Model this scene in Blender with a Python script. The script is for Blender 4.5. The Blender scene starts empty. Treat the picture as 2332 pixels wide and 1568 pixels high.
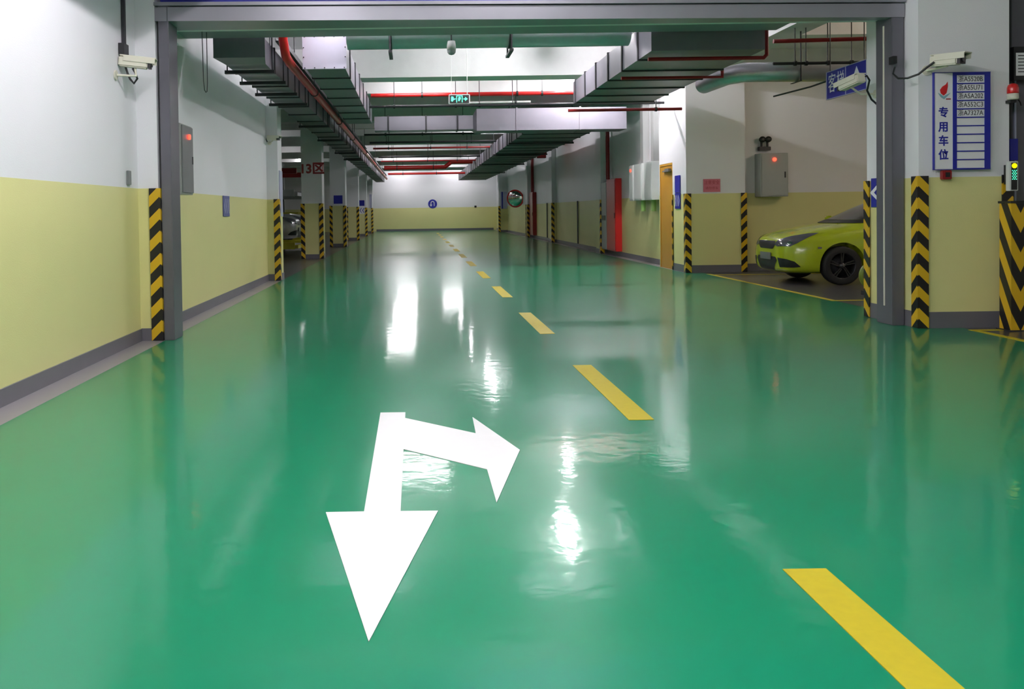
import bpy, bmesh, math, random
from mathutils import Vector, Matrix
from mathutils.bvhtree import BVHTree
random.seed(7)
sc = bpy.context.scene
COL = sc.collection
PI = math.pi

# ------------------------------------------------------------------ materials
def lin(c):
    if isinstance(c, str):
        c = [int(c[i:i+2], 16)/255 for i in (0, 2, 4)]
        c = [x/12.92 if x <= .04045 else ((x+.055)/1.055)**2.4 for x in c]
    return (c[0], c[1], c[2], 1)

def mat(name, color, rough=.5, metal=0, noise=.06, nscale=6., bump=0., bscale=60., emit=None, estr=0, coat=0, ior=1.5, alpha=None):
    m = bpy.data.materials.new(name); m.use_nodes = True
    nt = m.node_tree; b = nt.nodes['Principled BSDF']
    c = lin(color)
    b.inputs['Roughness'].default_value = rough
    b.inputs['Metallic'].default_value = metal
    b.inputs['IOR'].default_value = ior
    if coat: b.inputs['Coat Weight'].default_value = coat; b.inputs['Coat Roughness'].default_value = .05
    tc = nt.nodes.new('ShaderNodeTexCoord')
    n = nt.nodes.new('ShaderNodeTexNoise'); n.inputs['Scale'].default_value = nscale; n.inputs['Detail'].default_value = 4
    nt.links.new(tc.outputs['Object'], n.inputs['Vector'])
    mx = nt.nodes.new('ShaderNodeMix'); mx.data_type = 'RGBA'
    mx.inputs[6].default_value = tuple(max(0, x*(1-noise)) for x in c[:3]) + (1,)
    mx.inputs[7].default_value = tuple(min(1, x*(1+noise)) for x in c[:3]) + (1,)
    nt.links.new(n.outputs['Fac'], mx.inputs[0]); nt.links.new(mx.outputs[2], b.inputs['Base Color'])
    if bump:
        n2 = nt.nodes.new('ShaderNodeTexNoise'); n2.inputs['Scale'].default_value = bscale; n2.inputs['Detail'].default_value = 3
        nt.links.new(tc.outputs['Object'], n2.inputs['Vector'])
        bp = nt.nodes.new('ShaderNodeBump'); bp.inputs['Strength'].default_value = bump; bp.inputs['Distance'].default_value = .01
        nt.links.new(n2.outputs['Fac'], bp.inputs['Height']); nt.links.new(bp.outputs['Normal'], b.inputs['Normal'])
    if emit:
        b.inputs['Emission Color'].default_value = lin(emit); b.inputs['Emission Strength'].default_value = estr
    return m

WHITE = (.78, .77, .80); YEL = (.72, .68, .30)
def wall_mat():
    m = mat('painted_plaster', WHITE, .45, bump=.12, bscale=90)
    nt = m.node_tree; b = nt.nodes['Principled BSDF']
    g = nt.nodes.new('ShaderNodeNewGeometry'); s = nt.nodes.new('ShaderNodeSeparateXYZ')
    nt.links.new(g.outputs['Position'], s.inputs[0])
    gt = nt.nodes.new('ShaderNodeMath'); gt.operation = 'GREATER_THAN'; gt.inputs[1].default_value = 1.585
    nt.links.new(s.outputs['Z'], gt.inputs[0])
    n = nt.nodes.new('ShaderNodeTexNoise'); n.inputs['Scale'].default_value = .9; n.inputs['Detail'].default_value = 5
    nt.links.new(g.outputs['Position'], n.inputs['Vector'])
    def two(a, d):
        x = nt.nodes.new('ShaderNodeMix'); x.data_type = 'RGBA'
        x.inputs[6].default_value = tuple(v*(1-d) for v in a)+(1,); x.inputs[7].default_value = tuple(v*(1+d) for v in a)+(1,)
        nt.links.new(n.outputs['Fac'], x.inputs[0]); return x
    y, w = two(YEL, .05), two(WHITE, .03)
    mx = nt.nodes.new('ShaderNodeMix'); mx.data_type = 'RGBA'
    nt.links.new(gt.outputs[0], mx.inputs[0]); nt.links.new(y.outputs[2], mx.inputs[6]); nt.links.new(w.outputs[2], mx.inputs[7])
    nt.links.new(mx.outputs[2], b.inputs['Base Color'])
    return m

def floor_mat(name, c, rough, haze=.42, var=.12):
    m = mat(name, c, rough)
    nt = m.node_tree; b = nt.nodes['Principled BSDF']; b.inputs['IOR'].default_value = 1.52
    g = nt.nodes.new('ShaderNodeNewGeometry')
    n = nt.nodes.new('ShaderNodeTexNoise'); n.inputs['Scale'].default_value = .45; n.inputs['Detail'].default_value = 6
    nt.links.new(g.outputs['Position'], n.inputs['Vector'])
    x = nt.nodes.new('ShaderNodeMix'); x.data_type = 'RGBA'
    x.inputs[6].default_value = tuple(v*(1-var) for v in c)+(1,); x.inputs[7].default_value = tuple(min(1, v*(1+var)) for v in c)+(1,)
    nt.links.new(n.outputs['Fac'], x.inputs[0]); nt.links.new(x.outputs[2], b.inputs['Base Color'])
    n2 = nt.nodes.new('ShaderNodeTexNoise'); n2.inputs['Scale'].default_value = 1.6; n2.inputs['Detail'].default_value = 5
    nt.links.new(g.outputs['Position'], n2.inputs['Vector'])
    mr = nt.nodes.new('ShaderNodeMapRange'); mr.inputs['To Min'].default_value = rough*.8; mr.inputs['To Max'].default_value = rough*1.25
    nt.links.new(n2.outputs['Fac'], mr.inputs['Value']); nt.links.new(mr.outputs['Result'], b.inputs['Roughness'])
    n3 = nt.nodes.new('ShaderNodeTexNoise'); n3.inputs['Scale'].default_value = 7.; n3.inputs['Detail'].default_value = 3
    nt.links.new(g.outputs['Position'], n3.inputs['Vector'])
    bp = nt.nodes.new('ShaderNodeBump'); bp.inputs['Strength'].default_value = .06; bp.inputs['Distance'].default_value = .03
    nt.links.new(n3.outputs['Fac'], bp.inputs['Height']); nt.links.new(bp.outputs['Normal'], b.inputs['Normal'])
    # worn top coat: part of the sheen is sharp, part is hazy
    b2 = nt.nodes.new('ShaderNodeBsdfPrincipled'); b2.inputs['IOR'].default_value = 1.52; b2.inputs['Roughness'].default_value = max(.30, rough*1.5)
    nt.links.new(x.outputs[2], b2.inputs['Base Color'])
    ms = nt.nodes.new('ShaderNodeMixShader'); ms.inputs[0].default_value = haze
    nt.links.new(b.outputs[0], ms.inputs[1]); nt.links.new(b2.outputs[0], ms.inputs[2])
    nt.links.new(ms.outputs[0], nt.nodes['Material Output'].inputs['Surface'])
    return m

def stripe_mat(name, period=.232, k=1.0):
    m = mat(name, (.8, .5, .02), .35)
    nt = m.node_tree; b = nt.nodes['Principled BSDF']
    tc = nt.nodes.new('ShaderNodeTexCoord'); s = nt.nodes.new('ShaderNodeSeparateXYZ'); nt.links.new(tc.outputs['Object'], s.inputs[0])
    def op(o, a, bb=None):
        n = nt.nodes.new('ShaderNodeMath'); n.operation = o
        for i, v in enumerate((a, bb)):
            if v is None: continue
            if isinstance(v, (int, float)): n.inputs[i].default_value = v
            else: nt.links.new(v, n.inputs[i])
        return n.outputs[0]
    d = op('ADD', op('ABSOLUTE', s.outputs['X']), op('ABSOLUTE', s.outputs['Y']))
    v = op('ADD', s.outputs['Z'], op('MULTIPLY', d, k))
    f = op('FRACT', op('DIVIDE', v, period))
    gt = op('GREATER_THAN', f, .5)
    mx = nt.nodes.new('ShaderNodeMix'); mx.data_type = 'RGBA'
    mx.inputs[6].default_value = (.012, .010, .012, 1); mx.inputs[7].default_value = (.66, .40, .015, 1)
    nt.links.new(gt, mx.inputs[0]); nt.links.new(mx.outputs[2], b.inputs['Base Color'])
    return m

M = {
 'tubestrong': mat('lit_bright_tube', (.9, .9, .9), .4, emit=(1, .955, 1), estr=160),
 'tubedim': mat('lit_faint_tube', (.9, .9, .9), .4, emit=(1, .97, 1), estr=16),
 'tubeweak': mat('lit_dim_tube', (.9, .9, .9), .4, emit=(1, .955, 1), estr=40),
 'wall': wall_mat(),
 'housing': mat('beam_shade_grey', (.30, .30, .33), .5),  # near beam only: shade of its underside put into a darker grey
 'ceil': mat('ceiling_paint', (.74, .74, .74), .6, bump=.1, bscale=40),
 'green': floor_mat('green_epoxy', (.004, .205, .096), .08),
 'greyfloor': floor_mat('grey_epoxy', (.085, .082, .085), .2),
 'greystrip': floor_mat('grey_strip', (.25, .235, .25), .3),
 'base': mat('grey_skirting_paint', (.14, .135, .155), .4),
 'white_line': mat('white_floor_paint', (.74, .73, .73), .35, noise=.03, nscale=14),
 'yellow_line': mat('yellow_floor_paint', (.45, .365, .005), .6, noise=.1, nscale=25),
 'stripe': stripe_mat('hazard_stripes'),
 'stripe_big': stripe_mat('bold_hazard_stripes', .40, -2.0),
 'frame': mat('grey_shutter_steel', (.14, .135, .16), .38, .35),
 'lintel': mat('brushed_grey_metal', (.30, .29, .33), .38, .35, noise=.1, nscale=3),
 'banner': mat('blue_banner', (.01, .015, .30), .5),
 'galv': mat('galvanised_steel', (.52, .51, .56), .36, .75, noise=.1, nscale=9),
 'duct': mat('galvanised_sheet', (.23, .22, .26), .42, .45, noise=.08, nscale=5),
 'endplate': mat('front_lit_sheet', (.60, .58, .70), .45, .2),  # duct sheet with the lilac lamplight on its front put into the colour
 'flange': mat('dark_angle_iron', (.035, .035, .04), .5, .4),
 'red': mat('red_pipe_paint', (.55, .012, .012), .35),
 'darkred': mat('dark_red_paint', (.25, .008, .010), .35),
 'black': mat('black_plastic', (.012, .012, .014), .4),
 'cam': mat('cream_metal', (.66, .63, .52), .4),
 'boxgrey': mat('grey_box_enamel', (.36, .37, .36), .4),
 'boxdark': mat('panel_grey', (.20, .21, .21), .35, .3),
 'boxlight': mat('light_grey_enamel', (.60, .62, .60), .4),
 'greentube': mat('green_cable_sleeve', (.28, .42, .12), .5),
 'redlamp': mat('red_indicator', (.8, .03, .02), .3, emit=(1, .04, .02), estr=1.6),
 'greenlamp': mat('green_glow', (.05, .8, .45), .4, emit=(.06, 1, .45), estr=1.1),
 'yellowlamp': mat('yellow_glow', (.9, .8, .0), .4, emit=(1, .9, .0), estr=1.0),
 'beacon': mat('red_beacon_dome', (.62, .01, .01), .12, coat=.5),
 'signwhite': mat('sign_white', (.78, .77, .80), .35, noise=.02),
 'signblue': mat('sign_blue', (.012, .016, .30), .35, noise=.04),
 'signblue2': mat('faded_sign_blue', (.10, .11, .30), .4),
 'signgrey': mat('sign_grey_blue', (.42, .42, .58), .4),
 'pink': mat('pink_notice', (.62, .16, .22), .5),
 'inkdark': mat('dark_ink', (.06, .055, .06), .5),
 'zone': mat('zone_red_paint', (.30, .025, .03), .5),
 'inkred': mat('red_ink', (.33, .02, .03), .5),
 'flame': mat('flame_red', (.62, .015, .02), .4),
 'teal': mat('teal_ribbon', (.22, .42, .48), .4),
 'door': mat('ochre_door_paint', (.50, .25, .025), .4, noise=.1, nscale=3),
 'lime': mat('lime_car_paint', (.42, .52, .012), .25, coat=.8, noise=.02),
 'reel': mat('dull_lime_plastic', (.16, .24, .02), .45),
 'silver': mat('silver_car_paint', (.45, .45, .45), .3, .5, coat=.6, noise=.02),
 'glass': mat('dark_glass', (.05, .05, .055), .06, coat=.3),
 'rubber': mat('tyre_rubber', (.012, .012, .012), .7),
 'rim': mat('dark_alloy', (.06, .06, .065), .35, .7),
 'lens': mat('clear_lamp', (.10, .10, .12), .08, coat=.6),
 'chrome': mat('chrome', (.8, .8, .8), .12, 1.),
 'mirror': mat('mirror_surface', (.85, .87, .86), .03, 1.),
 'liftyellow': mat('yellow_lift_steel', (.55, .52, .03), .4),
 'deck': mat('pale_deck_steel', (.50, .51, .54), .5, .2),
 'tube': mat('lit_fluorescent_tube', (.9, .9, .9), .4, emit=(1, .955, 1), estr=64),
 'warmtube': mat('lit_warm_tube', (.9, .85, .75), .4, emit=(1, .80, .62), estr=100),
 'frontube': mat('lit_near_tube', (.9, .9, .9), .4, emit=(1, .95, 1), estr=140),
 'cable': mat('grey_cable', (.10, .10, .11), .5),
 'dome': mat('clear_dome', (.35, .38, .40), .08, coat=.5),
}

# ------------------------------------------------------------------ mesh builder
class MB:
    def __init__(s): s.v = []; s.f = []; s.mi = []; s.sm = []
    def add(s, vs, fs, mi=0, smooth=False):
        b = len(s.v); s.v += [Vector(v) for v in vs]
        for f in fs: s.f.append([b+i for i in f]); s.mi.append(mi); s.sm.append(smooth)
        return s
    def box(s, a, b, mi=0, bev=0.):
        x0, y0, z0 = [min(a[i], b[i]) for i in range(3)]; x1, y1, z1 = [max(a[i], b[i]) for i in range(3)]
        if bev:
            bm = bmesh.new()
            bmesh.ops.create_cube(bm, size=1, matrix=Matrix.Translation(((x0+x1)/2, (y0+y1)/2, (z0+z1)/2)) @ Matrix.Diagonal((x1-x0, y1-y0, z1-z0, 1)))
            bmesh.ops.bevel(bm, geom=bm.edges[:], offset=bev, segments=2, affect='EDGES')
            bm.verts.index_update()
            s.add([v.co.copy() for v in bm.verts], [[v.index for v in f.verts] for f in bm.faces], mi); bm.free(); return s
        return s.add([(x0,y0,z0),(x1,y0,z0),(x1,y1,z0),(x0,y1,z0),(x0,y0,z1),(x1,y0,z1),(x1,y1,z1),(x0,y1,z1)],
                     [(0,3,2,1),(4,5,6,7),(0,1,5,4),(1,2,6,5),(2,3,7,6),(3,0,4,7)], mi)
    def cyl(s, a, b, r, mi=0, n=14, r2=None, caps=True):
        a, b = Vector(a), Vector(b); r2 = r if r2 is None else r2
        d = (b-a).normalized(); u = d.orthogonal().normalized(); w = d.cross(u)
        vs = []
        for p, rr in ((a, r), (b, r2)):
            for i in range(n):
                t = 2*PI*i/n; vs.append(p + (u*math.cos(t)+w*math.sin(t))*rr)
        s.add(vs, [(i, (i+1) % n, n+(i+1) % n, n+i) for i in range(n)], mi, True)
        if caps: s.add(vs[:n], [tuple(reversed(range(n)))], mi); s.add(vs[n:], [tuple(range(n))], mi)
        return s
    def tube(s, pts, r, mi=0, n=10):
        P = [Vector(p) for p in pts]; rings = []; u = None
        for i, p in enumerate(P):
            d = ((P[i]-P[i-1]).normalized() if i else Vector()) + ((P[i+1]-P[i]).normalized() if i < len(P)-1 else Vector())
            d.normalize()
            u = d.orthogonal().normalized() if u is None else (u - d*u.dot(d)).normalized()
            w = d.cross(u); rings.append([p+(u*math.cos(2*PI*k/n)+w*math.sin(2*PI*k/n))*r for k in range(n)])
        vs = [v for q in rings for v in q]
        fs = [(i*n+k, i*n+(k+1) % n, (i+1)*n+(k+1) % n, (i+1)*n+k) for i in range(len(P)-1) for k in range(n)]
        s.add(vs, fs, mi, True); s.add(rings[0], [tuple(reversed(range(n)))], mi); s.add(rings[-1], [tuple(range(n))], mi)
        return s
    def prism(s, outline, off, mi=0):
        """outline: 3D points, CCW seen against OFF's tip; OFF: extrusion vector"""
        o = [Vector(p) for p in outline]; off = Vector(off); n = len(o)
        return s.add(o+[p+off for p in o], [tuple(reversed(range(n))), tuple(range(n, 2*n))]+[(i, (i+1) % n, n+(i+1) % n, n+i) for i in range(n)], mi)
    def lathe(s, prof, mat4, mi=0, n=28, smooth=True):
        """prof: (r, h) pairs turned about local Z, placed by mat4"""
        vs = [mat4 @ Vector((r*math.cos(2*PI*k/n), r*math.sin(2*PI*k/n), h)) for r, h in prof for k in range(n)]
        fs = [(i*n+k, i*n+(k+1) % n, (i+1)*n+(k+1) % n, (i+1)*n+k) for i in range(len(prof)-1) for k in range(n)]
        return s.add(vs, fs, mi, smooth)
    def build(s, name, mats, parent=None, origin=None):
        if not isinstance(mats, (list, tuple)): mats = [mats]
        if origin is None:
            if parent is not None: origin = Vector()
            else:
                lo = [min(v[i] for v in s.v) for i in range(3)]; hi = [max(v[i] for v in s.v) for i in range(3)]
                origin = Vector(((lo[0]+hi[0])/2, (lo[1]+hi[1])/2, lo[2]))
        origin = Vector(origin)
        if parent is not None and not parent.get('local'):
            p = parent; base = Vector()
            while p is not None: base += Vector(p.location); p = p.parent
            origin = base
        me = bpy.data.meshes.new(name)
        me.from_pydata([v-origin for v in s.v], [], s.f)
        for m in mats: me.materials.append(m)
        me.polygons.foreach_set('material_index', s.mi); me.polygons.foreach_set('use_smooth', s.sm); me.update()
        o = bpy.data.objects.new(name, me); COL.objects.link(o)
        if parent is not None: o.parent = parent
        else: o.location = origin
        return o

def tag(o, label, cat, group=None):
    o['label'] = label; o['category'] = cat; o['kind'] = 'thing'
    if group: o['group'] = group
    return o
def struct(o, label=None):
    o['kind'] = 'structure'
    if label: o['label'] = label
    return o
def empty(name, loc, label, cat, group=None, local=False, rot=None):
    o = bpy.data.objects.new(name, None); COL.objects.link(o); o.location = loc; o.empty_display_size = .1
    if rot: o.rotation_euler = rot
    if local: o['local'] = 1
    return tag(o, label, cat, group)
def copy_tree(o, parent=None):
    c = o.copy(); COL.objects.link(c)
    if parent is not None: c.parent = parent
    for ch in [x for x in bpy.data.objects if x.parent == o]: copy_tree(ch, c)
    return c

def text_mesh(txt, size, mat4, name, material, parent, extrude=.0015, sx=1., align='CENTER', bold=0.):
    cu = bpy.data.curves.new('lettering', 'FONT'); cu.body = txt; cu.size = size; cu.extrude = extrude
    cu.offset = bold; cu.align_x = align; cu.align_y = 'CENTER'; cu.resolution_u = 3
    ob = bpy.data.objects.new('lettering_source', cu); COL.objects.link(ob)
    bpy.context.view_layer.update()
    dg = bpy.context.evaluated_depsgraph_get()
    me = bpy.data.meshes.new_from_object(ob.evaluated_get(dg))
    bpy.data.objects.remove(ob); bpy.data.curves.remove(cu)
    me.transform(mat4 @ Matrix.Diagonal((sx, 1, 1, 1)))
    p = parent; base = Vector()
    while p is not None and not p.get('local'): base += Vector(p.location); p = p.parent
    if not parent.get('local'): me.transform(Matrix.Translation(-base))
    me.materials.clear(); me.materials.append(material)
    o = bpy.data.objects.new(name, me); COL.objects.link(o); o.parent = parent
    return o
def facing(loc, n='-Y'):
    """matrix that stands XY-plane lettering up on a surface whose outward normal is n"""
    if n == '-Y': r = Matrix(((1,0,0),(0,0,-1),(0,1,0)))
    if n == '+X': r = Matrix(((0,0,1),(1,0,0),(0,1,0)))
    if n == '-X': r = Matrix(((0,0,-1),(-1,0,0),(0,1,0)))
    return Matrix.Translation(loc) @ r.to_4x4()

# ------------------------------------------------------------------ the setting
CZ = 4.5                # slab
WL, WR, WF = -2.87, 5.65, 60.5
f = MB()
def fl(x0, x1, y0, y1, mi): f.add([(x0,y0,0),(x1,y0,0),(x1,y1,0),(x0,y1,0)], [(0,1,2,3)], mi)
fl(-2.62, 5.74, -4, 10.2, 0); fl(WL, -2.62, -4, 17.6, 2); fl(-2.62, 5.74, 10.2, 17.6, 0); fl(-2.62, 5.42, 17.6, WF, 0)
fl(5.42, 5.74, 17.6, WF, 2); fl(-9.6, -2.62, 17.6, WF, 1); fl(5.74, 12, -4, 18, 1); fl(-9.6, WL, 17.0, 17.6, 1)
struct(f.build('floor', [M['green'], M['greyfloor'], M['greystrip']], origin=(0, 0, 0)), 'glossy green epoxy floor with grey parking bays')
struct(MB().box((-9.8, -4.2, CZ), (12.2, WF+.2, CZ+.2)).build('ceiling', M['ceil']))
def wall(name, a, b, lab=None, m='wall'): return struct(MB().box(a, b).build(name, M[m]), lab)
wall('wall_left', (WL-.2, -4, 0), (WL, 17.1, CZ), 'two-tone wall on the left, white above pale yellow')
wall('wall_back', (-9.6, WF, 0), (WR+.2, WF+.2, CZ), 'two-tone end wall behind the lane')
wall('wall_right', (WR, 19.62, 0), (WR+.2, WF, CZ), 'two-tone wall along the right of the lane')
wall('wall_front', (-3.1, -4.2, 0), (12, -4, CZ))
wall('wall_bay_back', (6.63, 17.9, 0), (12, 18.1, CZ), 'dim two-tone wall behind the lime car')
wall('wall_bay_side', (12, -4, 0), (12.2, 18.1, CZ))
wall('wall_bay_left', (-9.8, 17.1, 0), (-9.6, WF, CZ))
wall('wall_partition', (-9.6, 17.1, 0), (-2.99, 17.3, CZ))
# columns and pilasters
def column(x0, x1, y0, y1, lab): return struct(MB().box((x0, y0, 0), (x1, y1, CZ)).build('column', M['wall']), lab)
column(WL, -2.66, 9.13, 9.75, 'shallow pilaster on the left wall beside the shutter frame')
column(-2.99, -2.65, 17.1, 17.62, 'end pillar of the left wall')
LY = [25.2, 33.7, 41.5, 48.6, 55.4]
for i, y in enumerate(LY):
    column(-3.24, -2.65, y, y+.62, ['column marked 13 at the left of the lane', 'second free column along the left bays', 'third free column along the left bays', 'fourth free column along the left bays', 'last column by the end wall'][i])
column(5.29, 6.24, 9.22, 10.27, 'broad column carrying the plate board at the right')
column(5.45, 6.63, 17.62, 18.55, 'pillar between the ochre door and the lime car bay')
for y0, y1, x0 in ((25.8, 26.5, 5.47), (35.0, 35.7, 5.47), (42.0, 42.6, 5.4), (53.4, 54.1, 5.12)):
    column(x0, WR, y0, y1, 'pilaster on the right wall')
struct(MB().box((5.47, 19.56, 0), (WR, 19.62, CZ)).build('trim_1', M['wall']))
struct(MB().box((5.47, 18.55, 2.27), (5.67, 19.56, CZ)).build('wall_over_door', M['wall']))
# beams
def beam(a, b): return struct(MB().box(a, b).build('beam', M['ceil']))
struct(MB().box((WL, 9.82, 3.54), (4.62, 11.2, CZ)).build('beam', M['housing']), 'beam above the opening, its shade put into a darker grey')
beam((4.62, 9.82, 3.62), (5.29, 10.3, CZ))
struct(MB().box((WL, 9.62, 3.34), (5.29, 9.82, CZ)).build('wall_over_shutter', M['ceil']))
mains = [17.2, 25.3, 33.8, 41.6, 48.7, 55.5]
for i, y in enumerate(mains):
    beam((WL if i == 0 else -9.6, y, 3.93), (5.45 if i == 0 else WR, y+.6, CZ))
    nx = mains[i+1] if i < 5 else 60.5
    for t in (1/3, 2/3):
        if (i == 5 and t > .5) or (i in (2, 3, 4) and t < .5): continue
        if i == 4: t = .78
        beam((-9.6, y+.6+(nx-y-.6)*t-.15, 4.02), (WR, y+.6+(nx-y-.6)*t+.15, CZ))
beam((5.5, 10.3, 3.92), (5.95, 17.6, CZ))
beam((5.95, 13.9, 4.0), (12, 14.3, CZ))
beam((-3.15, 17.7, 3.93), (-2.75, WF, CZ-.01))
# skirting
def skirt(name, a, b): return struct(MB().box(a, b).build(name, M['base']))
skirt('baseboard_left', (WL, -4, 0), (WL+.015, 9.13, .125)); skirt('baseboard_left', (WL, 9.75, 0), (WL+.015, 17.1, .125))
skirt('baseboard_back', (-2.65, WF-.02, 0), (5.42, WF, .14)); skirt('baseboard_right', (WR-.015, 19.62, 0), (WR, WF, .125))
skirt('baseboard_bay', (6.63, 17.885, 0), (11.9, 17.9, .15))
def colskirt(x0, x1, y0, y1, h=.13): struct(MB().box((x0-.012, y0-.012, 0), (x1+.012, y1+.012, h)).build('baseboard_column', M['base']))
colskirt(WL+.02, -2.66, 9.13, 9.74); colskirt(-2.99, -2.65, 17.1, 17.62)
for y in LY: colskirt(-3.24, -2.65, y, y+.62)
colskirt(5.29, 6.24, 9.22, 10.27, .17); colskirt(5.45, 6.62, 17.62, 18.53, .15)
for y0, y1, x0 in ((25.8, 26.5, 5.47), (35.0, 35.7, 5.47), (42.0, 42.6, 5.4), (53.4, 54.1, 5.12)): colskirt(x0, WR-.02, y0, y1)

# ------------------------------------------------------------------ floor markings
FP = .003
def flat(pts, name, m, h=FP): return MB().prism([(x, y, .0004) for x, y in pts], (0, 0, h)).build(name, M[m])
ar = [(-.241,5.673),(-.079,5.673),(-.079,5.515),(.338,5.107),(.346,5.514),(.552,4.737),(.346,3.883),(.345,4.390),(-.080,4.788),(-.080,3.789),(.083,3.787),(-.158,2.632),(-.405,3.789),(-.239,3.791)]
tag(flat(list(reversed(ar)), 'floor_arrow', 'white_line'), 'white painted floor arrow pointing towards the camera with a branch to the right', 'floor arrow')
PER = 3.868
dl = ['nearest yellow lane dash, cut by the bottom edge of the picture', 'second yellow lane dash counting away from the camera, right of the white arrow', 'third yellow lane dash, just before the shutter frame line',
      'fourth yellow lane dash, first one past the shutter frame', 'fifth yellow lane dash from the camera', 'sixth yellow lane dash from the camera', 'seventh yellow lane dash from the camera', 'eighth yellow lane dash from the camera',
      'ninth yellow lane dash from the camera', 'tenth yellow lane dash from the camera', 'eleventh yellow lane dash from the camera', 'twelfth yellow lane dash from the camera', 'thirteenth yellow lane dash from the camera', 'fourteenth yellow lane dash, nearest the end wall']
for i in range(14):
    y1 = 3.14+i*3.92-(.02 if i == 0 else 0)+(.25 if i in (1, 2) else 0)-(.03*i if i > 3 else 0)
    if i == 1: y1 = 7.31
    if i == 2: y1 = 11.13
    if i == 3: y1 = 15.08
    if i == 4: y1 = 18.87
    if i > 4: y1 = 18.87+(i-4)*3.86
    tag(flat([(1.30, y1-1.93), (1.455, y1-1.93), (1.455, y1), (1.30, y1)], 'lane_dash', 'yellow_line'), dl[i], 'lane marking', 'yellow centre line dashes')
def bayline(x0, x1, y0, y1, lab): tag(flat([(x0, y0), (x1, y0), (x1, y1), (x0, y1)], 'bay_line', 'yellow_line'), lab, 'parking line', 'yellow parking bay lines')
bayline(5.70, 5.78, 12.0, 17.2, 'long yellow line between green lane and lime car bay')
bayline(5.78, 9.5, 16.9, 16.98, 'yellow bay line on the far side of the lime car, by the wall')
bayline(5.78, 9.5, 12.0, 12.08, 'yellow bay line on the near side of the lime car')
bayline(5.70, 5.78, 5.2, 9.05, 'yellow line running towards the camera right of the plate board column')
bayline(5.78, 9.5, 8.97, 9.05, 'yellow line crossing in front of the striped bollard')

# ------------------------------------------------------------------ shutter frame, banner, chain
root = empty('shutter_frame', (1.3, 9.4, 0), 'grey steel roller shutter frame spanning the lane', 'door frame')
def frame_post(x0, x1, y0, y1):
    b = MB().box((x0, y0, 0), (x1, y1, 3.50), bev=.006)
    return b.build('post', M['frame'], root)
p = frame_post(-2.628, -2.52, 9.13, 9.46)
MB().box((-2.62, 9.46, 0.), (-2.57, 9.60, 3.3)).build('guide_track', M['flange'], root)
p = frame_post(5.145, 5.272, 9.46, 9.79)
MB().box((5.19, 9.80, 0), (5.235, 9.83, 3.3)).build('guide_track', M['flange'], root)
MB().box((5.136, 9.61, .2), (5.144, 9.63, 3.25)).build('edge_strip', M['cam'], root)
b = MB()
for z0, z1, dy in ((3.31, 3.455, 0), (3.465, 3.50, -.03)):
    b.add([(-2.66, 9.125+dy, z0), (5.275, 9.45+dy, z0), (5.275, 9.60, z0), (-2.66, 9.60, z0), (-2.66, 9.125+dy, z1), (5.275, 9.45+dy, z1), (5.275, 9.60, z1), (-2.66, 9.60, z1)],
          [(0,3,2,1),(4,5,6,7),(0,1,5,4),(1,2,6,5),(2,3,7,6),(3,0,4,7)])
b.build('lintel', M['lintel'], root)
tag(MB().add([(-2.62, 9.2, 3.512), (5.24, 9.52, 3.512), (5.24, 9.58, 3.512), (-2.62, 9.26, 3.512), (-2.62, 9.2, 4.1), (5.24, 9.52, 4.1), (5.24, 9.58, 4.1), (-2.62, 9.26, 4.1)],
    [(0,3,2,1),(4,5,6,7),(0,1,5,4),(1,2,6,5),(2,3,7,6),(3,0,4,7)]).build('banner_sign', M['banner']), 'blue banner board above the shutter frame, mostly cut off by the top edge', 'sign')
r = empty('hanging_chain', (-2.5, 10.5, 3.5), 'thin hanging loop of pull chain behind the left shutter post', 'chain')
MB().tube([(-2.5, 10.5, 3.52), (-2.5, 10.53, 2.9), (-2.5, 10.57, 2.80), (-2.5, 10.64, 2.78), (-2.5, 10.70, 2.80), (-2.5, 10.73, 2.9), (-2.5, 10.73, 3.52)], .006, n=6).build('chain_loop', M['cable'], r)

# ------------------------------------------------------------------ striped corner guards
def guard(cx, cy, dx, dy, lab, w=.105, h=1.585, t=.012, m='stripe', z0=.005):
    """L-shaped strip round the vertical edge at (cx, cy); dx / dy: the way the two flanges run"""
    b = MB()
    ox, oy = cx-dx*t*1.1, cy-dy*t*1.1
    pts = [(ox, oy), (cx+dx*w, oy), (cx+dx*w, oy+dy*t), (ox+dx*t, oy+dy*t), (ox+dx*t, cy+dy*w), (ox, cy+dy*w)]
    if dx*dy < 0: pts = pts[::-1]
    b.prism([(x, y, z0) for x, y in pts], (0, 0, h-z0))
    return tag(b.build('corner_guard', M[m], origin=(cx, cy, 0)), lab, 'corner guard', 'black and yellow hazard striped corner guards')
guard(-2.645, 9.115, -1, 1, 'striped corner guard beside the left post of the shutter frame')
guard(-2.635, 17.085, -1, 1, 'striped corner guard on the end pillar of the left wall', h=1.59)
names = ['column marked 13', 'second left column', 'third left column', 'fourth left column', 'last left column by the end wall']
for y, n in zip(LY, names):
    guard(-2.635, y-.015, -1, 1, 'striped guard on the lane-side edge of the '+n)
    guard(-3.255, y-.015, 1, 1, 'striped guard on the bay-side edge of the '+n)
guard(5.275, 9.205, 1, 1, 'chevron striped guard on the left edge of the plate board column', h=1.6)
guard(6.255, 9.205, -1, 1, 'striped guard on the right edge of the plate board column', h=1.6)
guard(5.275, 10.285, 1, -1, 'striped guard just behind the right shutter post')
guard(5.435, 17.605, 1, 1, 'striped guard on the left edge of the pillar with the pink notice', h=1.59)
guard(6.645, 17.605, -1, 1, 'striped guard on the right edge of the pillar with the pink notice', h=1.59)
guard(5.435, 18.52, 1, -1, 'narrow striped guard touching the ochre door', w=.03)
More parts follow.
